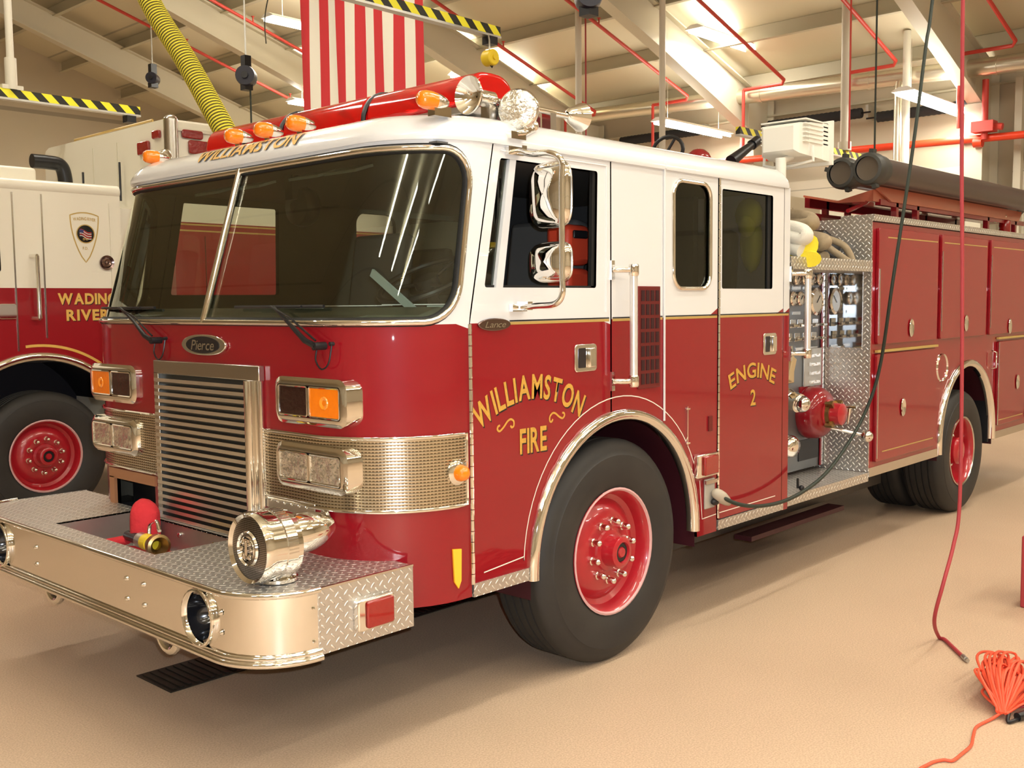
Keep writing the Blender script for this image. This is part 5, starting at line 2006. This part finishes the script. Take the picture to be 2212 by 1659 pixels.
# two hard suction tubes
for (y, z, x0, x1, lab) in ((-.03, 2.595, 4.13, 7.75, 'dark suction tube on the rack beside the engine body, nearer to the viewer'), (.215, 2.60, 4.26, 7.78, 'dark suction tube on the rack behind the nearer one, leftmost end')):
    t = empty('suction_hose', (5.9, y, z - .1), lab, 'suction hose', 'hard suction tubes on the rack')
    MB().cyl((x0 + .02, y, z), (x1, y, z), .088, n=28).build('tube', tubedark, t)
    b = MB().lathe([(.078, -.035), (.098, -.03), (.108, .0), (.108, .05), (.100, .07), (.100, .14), (.090, .15)], (x0, y, z), (1, 0, 0), 32)
    for a in (1.7, 4.4, .3):
        b.obox((x0 + .02, y + .115 * math.cos(a), z + .115 * math.sin(a)), (.05, .03, .03), Matrix.Rotation(a, 3, 'X'))
    b.build('coupling', capgrey, t, 45)
    MB().lathe([(.078, -.015), (.07, -.012), (.001, -.012)], (x0, y, z), (1, 0, 0), 28).build('end_cap', capface, t)
    MB().lathe([(.09, 0), (.105, .01), (.105, .12), (.08, .13), (.001, .13)], (x1 - .02, y, z), (1, 0, 0), 28).build('coupling', capgrey, t, 45)

# preconnected hose folded over the pump
rnd = random.Random(3)


def hosefold(name, x, y, z, L, m, lab, k=3, r=.055, seed=1):
    rn = random.Random(seed)
    pts = []
    for i in range(k):
        zz = z + i * .055
        s = 1 if i % 2 == 0 else -1
        pts += [(x - s * .04 + rn.uniform(-.03, .03), y - s * L / 2, zz), (x + rn.uniform(-.05, .05), y, zz + .035), (x + s * .05, y + s * L / 2, zz + .02)]
    return MB().tube(SP(pts, 8), r, 12, flat=.7).build(name, m, None, 60, label=lab, cat='hose', group='folded hoses over the pump')


hosefold('fire_hose', 3.40, .42, 2.25, .5, tan, 'tan fire hose folded on top of the pump pile behind the cab', 2, .055, 4)
hosefold('fire_hose', 3.62, .36, 2.14, .5, tan, 'tan fire hose lying in the middle of the pile over the pump', 3, .058, 5)
hosefold('fire_hose', 3.82, .32, 2.02, .42, tan, 'tan fire hose at the right of the pile beside the diamond plate', 3, .052, 6)
hosefold('fire_hose', 3.36, .14, 2.04, .26, wjacket, 'white and yellow fire hose bulging over the tray edge', 3, .065, 7)
hosefold('fire_hose', 3.40, .08, 1.99, .20, yjacket, 'bright yellow fire hose hanging at the tray edge beside the cab', 2, .07, 8)
MB().tube(SP(((4.02, .22, 2.16), (4.06, .10, 2.10), (4.08, .05, 2.0), (4.02, .04, 1.99), (3.98, .10, 2.04), (3.95, .2, 2.12)), 8), .022, 8).build('hose_strap', tan, None, 60, label='tan strap loop hanging beside the black bin over the pump', cat='strap')

# trash line and nozzle in the bumper well
t = empty('nozzle', (-.2, 1.3, .56), 'brass and black fire nozzle lying in the bumper hose well', 'nozzle')
n0 = Vector((-.20, 1.62, .68))
n1 = Vector((-.26, 1.14, .70))
dn = (n1 - n0).normalized()
MB().cyl(n0, n0 + dn * .16, .022, .026, 14).build('grip', black, t)
MB().cyl(n0 + dn * .16, n0 + dn * .26, .035, n=20).build('valve_body', dullsteel, t, bevel=.006)
MB().cyl(n0 + dn * .235, n0 + dn * .30, .038, n=20).build('yellow_band', yellowp, t)
MB().lathe([(.032, 0), (.042, .03), (.050, .05), (.052, .09), (.040, .095), (.02, .06)], n0 + dn * .30, dn, 24).build('tip', brass, t, 45)
MB().tube(SP((n0 + dn * .18 + Vector((.035, 0, 0)), n0 + dn * .16 + Vector((.05, 0, .06)), n0 + dn * .24 + Vector((.05, 0, .085)), n0 + dn * .30 + Vector((.04, 0, .05))), 6), .009, 8).build('bail_handle', chrome, t, 60)
MB().tube(SP(((-.40, 1.70, .60), (-.30, 1.2, .60), (-.14, 1.0, .60), (-.12, 1.5, .60), (-.3, 1.78, .61), (-.20, 1.62, .66)), 10), .028, 10, flat=.8).build('trash_line', redcloth, None, 60, label='red hose coiled under the nozzle in the bumper well', cat='hose')
MB().tube(SP(((-.09, 1.60, .60), (-.10, 1.58, .72), (-.12, 1.55, .80), (-.16, 1.53, .79), (-.17, 1.52, .66)), 8), .062, 12, flat=.55).build('red_cover', redcloth, None, 60, label='folded bright red cloth cover standing up in the bumper well', cat='cover')

# shore power cord with plug
t = empty('shore_cord', (2.27, -.05, .6), 'dark power cord plugged into the engine side and rising to the roof', 'cord')
cp = SP(((2.27, -.05, .715), (2.36, -.115, .66), (2.58, -.13, .617), (2.90, -.13, .607), (3.24, -.13, .66), (3.50, -.14, .77), (3.78, -.17, 1.0), (3.86, -.24, 1.31), (3.78, -.35, 1.87), (3.91, -.40, 2.64), (4.09, -.40, 3.31), (4.18, -.40, 3.61), (4.5, -.42, 5.2), (4.6, -.42, 8.1)), 14)
MB().tube(cp, .011, 8).build('cord', cable, t, 60)
dq = Vector((.10, -.075, -.075)).normalized()
MB().lathe([(.012, -.045), (.026, -.03), (.033, .0), (.034, .03), (.026, .07), (.016, .095), (.001, .10)], (2.285, -.045, .71), (.8, -.2, -.55), 20, 0, True).build('plug_body', MT['plug_beige'] if 'plug_beige' in MT else mat('plug_beige', (.45, .40, .32), .5), t, 60)
MB().sph((2.275, -.03, .675), (.035, .02, .02), 12).build('plug_cap', black, t, 60)

# red air hose hanging from the roof
t = empty('air_hose', (2.7, -1.1, 0), 'red rubber air hose hanging from the roof with its brass end on the floor', 'hose')
MB().tube(SP(((2.62, -1.12, 8.66), (2.66, -1.12, 4.0), (2.70, -1.12, 2.6), (2.755, -1.12, 1.85), (2.79, -1.12, 1.16), (2.79, -1.12, .69), (2.72, -1.12, .52), (2.60, -1.12, .36), (2.60, -1.08, .17), (2.80, -1.03, .02), (2.80, -1.06, .012), (2.70, -1.14, .012), (2.60, -1.22, .012)), 12), .0095, 10).build('rubber_hose', airred, t, 60)
MB().cyl((2.60, -1.22, .014), (2.565, -1.248, .014), .012, n=12).cyl((2.565, -1.248, .014), (2.55, -1.26, .014), .0095, n=12).build('brass_fitting', dullsteel, t, 45)

# bundle of orange extension cord on the floor, gathered near its lower end
t = empty('extension_cord', (2.2, -1.5, 0), 'tangled bundle of orange extension cord lying on the tan floor', 'cord')
gth = Vector((1.975, -1.60, .03))
rn = random.Random(11)
ld = Vector((.88, .20, 0)).normalized()
lp_ = Vector((-ld.y, ld.x, 0))
b = MB()
for i in range(50):
    L = rn.uniform(.22, .56)
    off = rn.uniform(-.10, .10)
    wd = rn.uniform(.02, .05)
    h = rn.uniform(.015, .13)
    a = gth + Vector((rn.uniform(-.02, .02), rn.uniform(-.02, .02), 0))
    m1 = gth + ld * L * .5 + lp_ * (off + wd) * .9 + Vector((0, 0, h * 1.2))
    e = gth + ld * L + lp_ * (off * .9) + Vector((0, 0, h * .7))
    m2 = gth + ld * L * .5 + lp_ * (off - wd) * .9 + Vector((0, 0, h))
    b.tube(spline([a, m1, e, m2], 9)[:], .0062, 6)
    b.tube(spline([m2, a], 4), .0062, 6)
b.build('cord_loops', orange, t, 60)
MB().tube(SP(((1.975, -1.60, .03), (1.92, -1.575, .01), (1.80, -1.555, .008), (1.70, -1.575, .008), (1.60, -1.60, .008), (1.50, -1.60, .008), (1.42, -1.595, .008), (1.40, -1.565, .008), (1.33, -1.54, .008), (1.2, -1.55, .008), (.9, -1.75, .008)), 8), .0062, 8).build('cord_tail', orange, t, 60)
MB().tube(SP(((1.99, -1.62, .03), (1.93, -1.635, .01), (1.99, -1.66, .012), (2.10, -1.70, .02)), 6), .008, 8).cyl((1.98, -1.655, .02), (2.06, -1.685, .022), .018, n=10).build('cord_connector', black, t, 60)
b = MB()
for k in range(4):
    b.tube(SP(((2.05, -1.62, .03), (2.14 + .03 * k, -1.72, .05), (2.32 + .02 * k, -1.74 + .03 * k, .05), (2.36, -1.62, .03)), 8), .006, 6)
b.build('loose_loops', airred, t, 60)

# red metal box cut by the right edge
t = empty('red_cabinet', (3.95, -1.32, 0), 'red metal object at the right edge of the picture standing on the floor', 'cabinet')
MB().box(3.67, 4.05, -1.48, -1.158, .0, .41).build('cabinet_body', airred, t, bevel=.008)
MB().box(3.66, 3.675, -1.42, -1.22, .27, .30).build('handle', dullsteel, t)

# ================================================================ the second engine, parked beyond
t2 = empty('fire_engine', (3, 6.8, 0), 'white and red WADING RIVER engine with tall white box parked beyond on the left', 'fire engine')
YT = 5.55
tf = lambda u, v, o=0.: (u, YT - o, v)
A2X, A2Z, A2R = 1.06, .57, .80
RWc = [mat('second_engine_red', (.30, .008, .014), .3, coat=.9), cream]
o2 = [(-1.5, .60), (A2X - A2R - .005, .60)] + arch_pts(A2X - A2R, 1.80, 30, A2R, A2X, A2Z) + [(1.80, 2.70), (-1.5, 2.70)]
wn2 = rrect(-.2, .80, 2.03, 2.53, .02, 3)
sheet('cab_side', o2, [wn2], tf, RWc, t2, .12, .03, 1.905, inner=lin)
sheet('door_window', wn2, [], lambda u, v, o=0.: tf(u, v, o - .012), darkglass, t2, .3, 0)
b = MB().box(-1.5, 1.80, YT + .05, YT + 2.4, 2.66, 2.74)
b.tube([(-1.5, YT + .04, 2.72), (1.8, YT + .04, 2.72)], .055, 14)
b.build('cab_roof', cream, t2)
MB().box(-1.5, -1.45, YT + .02, YT + 2.4, .6, 2.7).box(1.76, 1.80, YT + .02, YT + 2.4, .6, 2.7).box(-1.5, 1.8, YT + 2.38, YT + 2.42, .6, 2.7).build('cab_walls', cream, t2)
MB().box(-1.4, 1.7, YT + .06, YT + 2.3, 1.3, 1.35).build('cab_floor', darkint, t2)
b = MB()
for x in (.905, 1.135):
    b.box(x - .006, x + .006, YT - .006, YT, 1.50 if x > 1 else 1.40, 2.66)
b.build('door_seam', satin, t2)
MB().box(1.70, 1.715, YT - .01, YT, 1.9, 2.62).build('corner_seam', cream, t2)
b = MB().cyl((1.055, YT - .07, 1.66), (1.055, YT - .07, 2.16), .018, n=14)
for z in (1.66, 2.16):
    b.cyl((1.03, YT, z), (1.055, YT - .07, z), .016, n=10)
b.build('grab_rail', chrome, t2)
MB().prism(rrect(.76, .90, 1.66, 1.78, .02, 3), lambda u, v: (u, YT - .02, v), lambda u, v: (u, YT, v)).build('door_handle', chrome, t2, bevel=.004)
MB().lathe([(.06, 0), (.062, .02), (.045, .012), (.03, .03), (.015, .02), (.001, .03)], (1.66, YT, 2.12), (0, -1, 0), 26).build('fuel_cap', MT['smoked_chrome'], t2, 45)
# shield decal
sh = []
for i in range(9):
    a = -1 + 2 * i / 8
    sh.append((a * .12, .165 + .025 * (1 - a * a)))
sh = sh[::-1]
for i in range(1, 9):
    k = i / 8
    sh.append((-.12 * math.cos(k * PI / 2) ** .75, .165 - .385 * k))
for i in range(7, 0, -1):
    k = i / 8
    sh.append((.12 * math.cos(k * PI / 2) ** .75, .165 - .385 * k))
SC = (1.485, 2.34)
q = ribbon([(SC[0] + p[0], SC[1] + p[1]) for p in sh], .010, tf, .0015, True, .02)
sh1 = q.build('shield_decal', goldline, t2, None)
q = MB()
q.prism(circ(SC[0] + .005, SC[1] + .015, .072, 30), lambda u, v: tf(u, v, .0025), lambda u, v: tf(u, v, .001))
q.build('shield_disc', black, sh1, None)
q = ribbon(circ(SC[0] + .005, SC[1] + .015, .075, 30), .008, tf, .003, True, .02)
q.build('shield_ring', goldline, sh1, None)
b = MB()
for k in range(6):
    q = ribbon([(SC[0] - .045 + .1 * i / 6, SC[1] + .052 - k * .0105 + .006 * math.sin(i * 1.2) - .03 * i / 6) for i in range(7)], .0052, tf, .0035, step=.02)
    b.add(q.v, q.f, k % 2)
q = ribbon([(SC[0] - .045, SC[1] + .040), (SC[0] - .012, SC[1] + .033)], .028, tf, .004)
b.add(q.v, q.f, 2)
b.build('shield_flag', [flagred, whitecloth, mat('flag_navy', (.03, .04, .15), .6)], sh1, None)
b = text_on(MB(), 'WADING RIVER', SC[0], SC[1] + .128, .026, tf, .002, width=.19, arc=.5, tilt=.6)
b = text_on(b, 'F.D.', SC[0], SC[1] - .115, .024, tf, .002, width=.045)
b = text_on(b, '1947', SC[0] + .005, SC[1] - .038, .02, tf, .004, width=.05)
b.build('shield_lettering', goldline, sh1, None)
b, b3 = MB(), MB()
for mi, (off, dx, dz) in enumerate(((.001, .006, -.006), (.002, 0, 0))):
    text_on(b, 'WADING', 1.485, 1.775, .088, tf, off, mi, width=.50, dx=dx, dy=dz, bold=.04)
    text_on(b3, 'RIVER', 1.485, 1.640, .088, tf, off, mi, width=.37, dx=dx, dy=dz, bold=.04)
b.build('upper_lettering', [black, mat('bright_gold', (.80, .50, .12), .4, .2)], t2, None)
b3.build('lower_lettering', [black, MT['bright_gold']], t2, None)
b = ribbon(arch_pts(A2X - .1, A2X + .72, 20, A2R + .07, A2X, A2Z), .022, tf, .002)
b.build('gold_arch_stripe', MT['bright_gold'], t2, None)
b = MB()
arch_trim(b, A2X, A2Z, A2R - .02, .07, YT, PI, 0, tail=.03)
b.build('fender_trim', chrome, t2, 50)
b = MB()
well(b, A2X, A2Z, A2R - .01, YT + .01, YT + .9, .5)
b.build('wheel_well', mat('well_black', (.012, .012, .02), .6), t2)
make_wheel(1.10, YT + .04, .53, .53, t2)
# box body
XB = 2.30
b = MB()
sec = [(YT, 2.50), (YT, 3.34), (YT + .02, 3.385), (YT + .07, 3.41), (YT + 2.5, 3.41), (YT + 2.57, 3.385), (YT + 2.6, 3.34), (YT + 2.6, 2.50)]
b.prism(sec, lambda u, v: (XB, u, v), lambda u, v: (9.4, u, v))
b.build('box_upper', cream, t2)
MB().box(XB, 9.4, YT, YT + 2.6, .55, 2.50).build('box_lower', RWc[0], t2)
MB().box(1.80, XB, YT + .15, YT + 2.4, .6, 2.6).build('cab_link', cream, t2)
b = MB()
for z in (2.48, 2.425):
    q = ribbon([(XB, z), (9.4, z)], .014, tf, .002, step=1)
    b.add(q.v, q.f)
b.build('gold_stripe', goldline, t2, None)
b = MB().box(XB - .012, 9.4, YT - .02, YT + .01, 3.30, 3.33)
b.build('roof_molding', cream, t2)
MB().cyl((XB + .0, YT + .0, 2.75), (XB, YT + .0, 3.385), .062, n=18).sph((XB, YT, 3.385), (.062, .062, .05), 14).build('corner_post', satin, t2, 60)
b = MB().lathe([(.001, 0), (.035, .005), (.06, .05), (.066, .12), (.05, .16), (.03, .17)], (XB - .08, YT - .03, 3.12), (0, 0, -1), 20)
b.build('corner_lamp', chrome, t2, 60)


def warn(p, axis, s, big):
    w_, h_ = (.20, .12) if big else (.13, .075)
    if axis == 'x':
        lp = rrect(p[1] - w_ / 2, p[1] + w_ / 2, p[2] - h_ / 2, p[2] + h_ / 2, .02, 3)
        MB().prism(lp, lambda u, v: (p[0] - .03, u, v), lambda u, v: (p[0], u, v)).build('warning_lamp', redlens, t2, bevel=.008)
    else:
        lp = rrect(p[0] - w_ * .8, p[0] + w_ * .8, p[2] - h_ / 2, p[2] + h_ / 2, .02, 3)
        MB().prism(lp, lambda u, v: (u, p[1] - .03, v), lambda u, v: (u, p[1], v)).build('warning_lamp', redlens, t2, bevel=.008)


warn((XB, 5.78, 3.285), 'x', 0, False)
warn((XB, 6.02, 3.19), 'x', 0, True)
warn((2.50, YT, 3.28), 'y', 0, False)
warn((2.62, YT, 3.17), 'y', 0, True)
b = MB()
for y in (6.55, 7.05):
    b.box(XB - .006, XB, y - .004, y + .004, 2.75, 3.30)
b.build('panel_seam', MT['rafter_paint'], t2)
MB().cyl((XB - .05, 6.42, 2.74), (XB - .05, 6.42, 3.10), .01, n=6).build('antenna', black, t2)
MB().cyl((XB - .25, 6.75, 2.74), (XB - .25, 6.75, 3.02), .01, n=6).build('antenna', black, t2)
b = MB().cyl((XB + .1, YT + .5, 3.46), (XB + .1, YT + 2.1, 3.46), .012, n=8)
b.cyl((XB + .1, YT + .5, 3.40), (XB + .1, YT + .5, 3.46), .01, n=8).cyl((XB + .1, YT + 2.1, 3.40), (XB + .1, YT + 2.1, 3.46), .01, n=8)
b.build('roof_rail', goldline, t2)
MB().box(.3, 1.22, YT + .25, YT + 1.3, 2.74, 2.90).build('roof_box', cream, t2, bevel=.03)
MB().box(1.2, 1.55, YT + .3, YT + 1.0, 2.74, 2.80).build('roof_box', cream, t2, bevel=.01)
MB().tube(SP(((1.90, 6.8, 2.74), (1.90, 6.8, 2.95), (1.86, 6.8, 3.07), (1.74, 6.8, 3.09), (1.60, 6.8, 3.09)), 8), .065, 18).build('exhaust_elbow', black, t2, 60)
b = MB()
for k in range(4):
    b.box(2.6 + k * 1.6, 2.606 + k * 1.6, YT - .004, YT, .7, 2.38)
b.build('panel_seam', MT['smoked_chrome'], t2)
MB().box(-1.0, 9.2, YT + .8, YT + 1.7, .35, .6).build('chassis', black, t2)
make_wheel(6.6, YT + .04, .53, .53, t2, dual=True, lug=False)
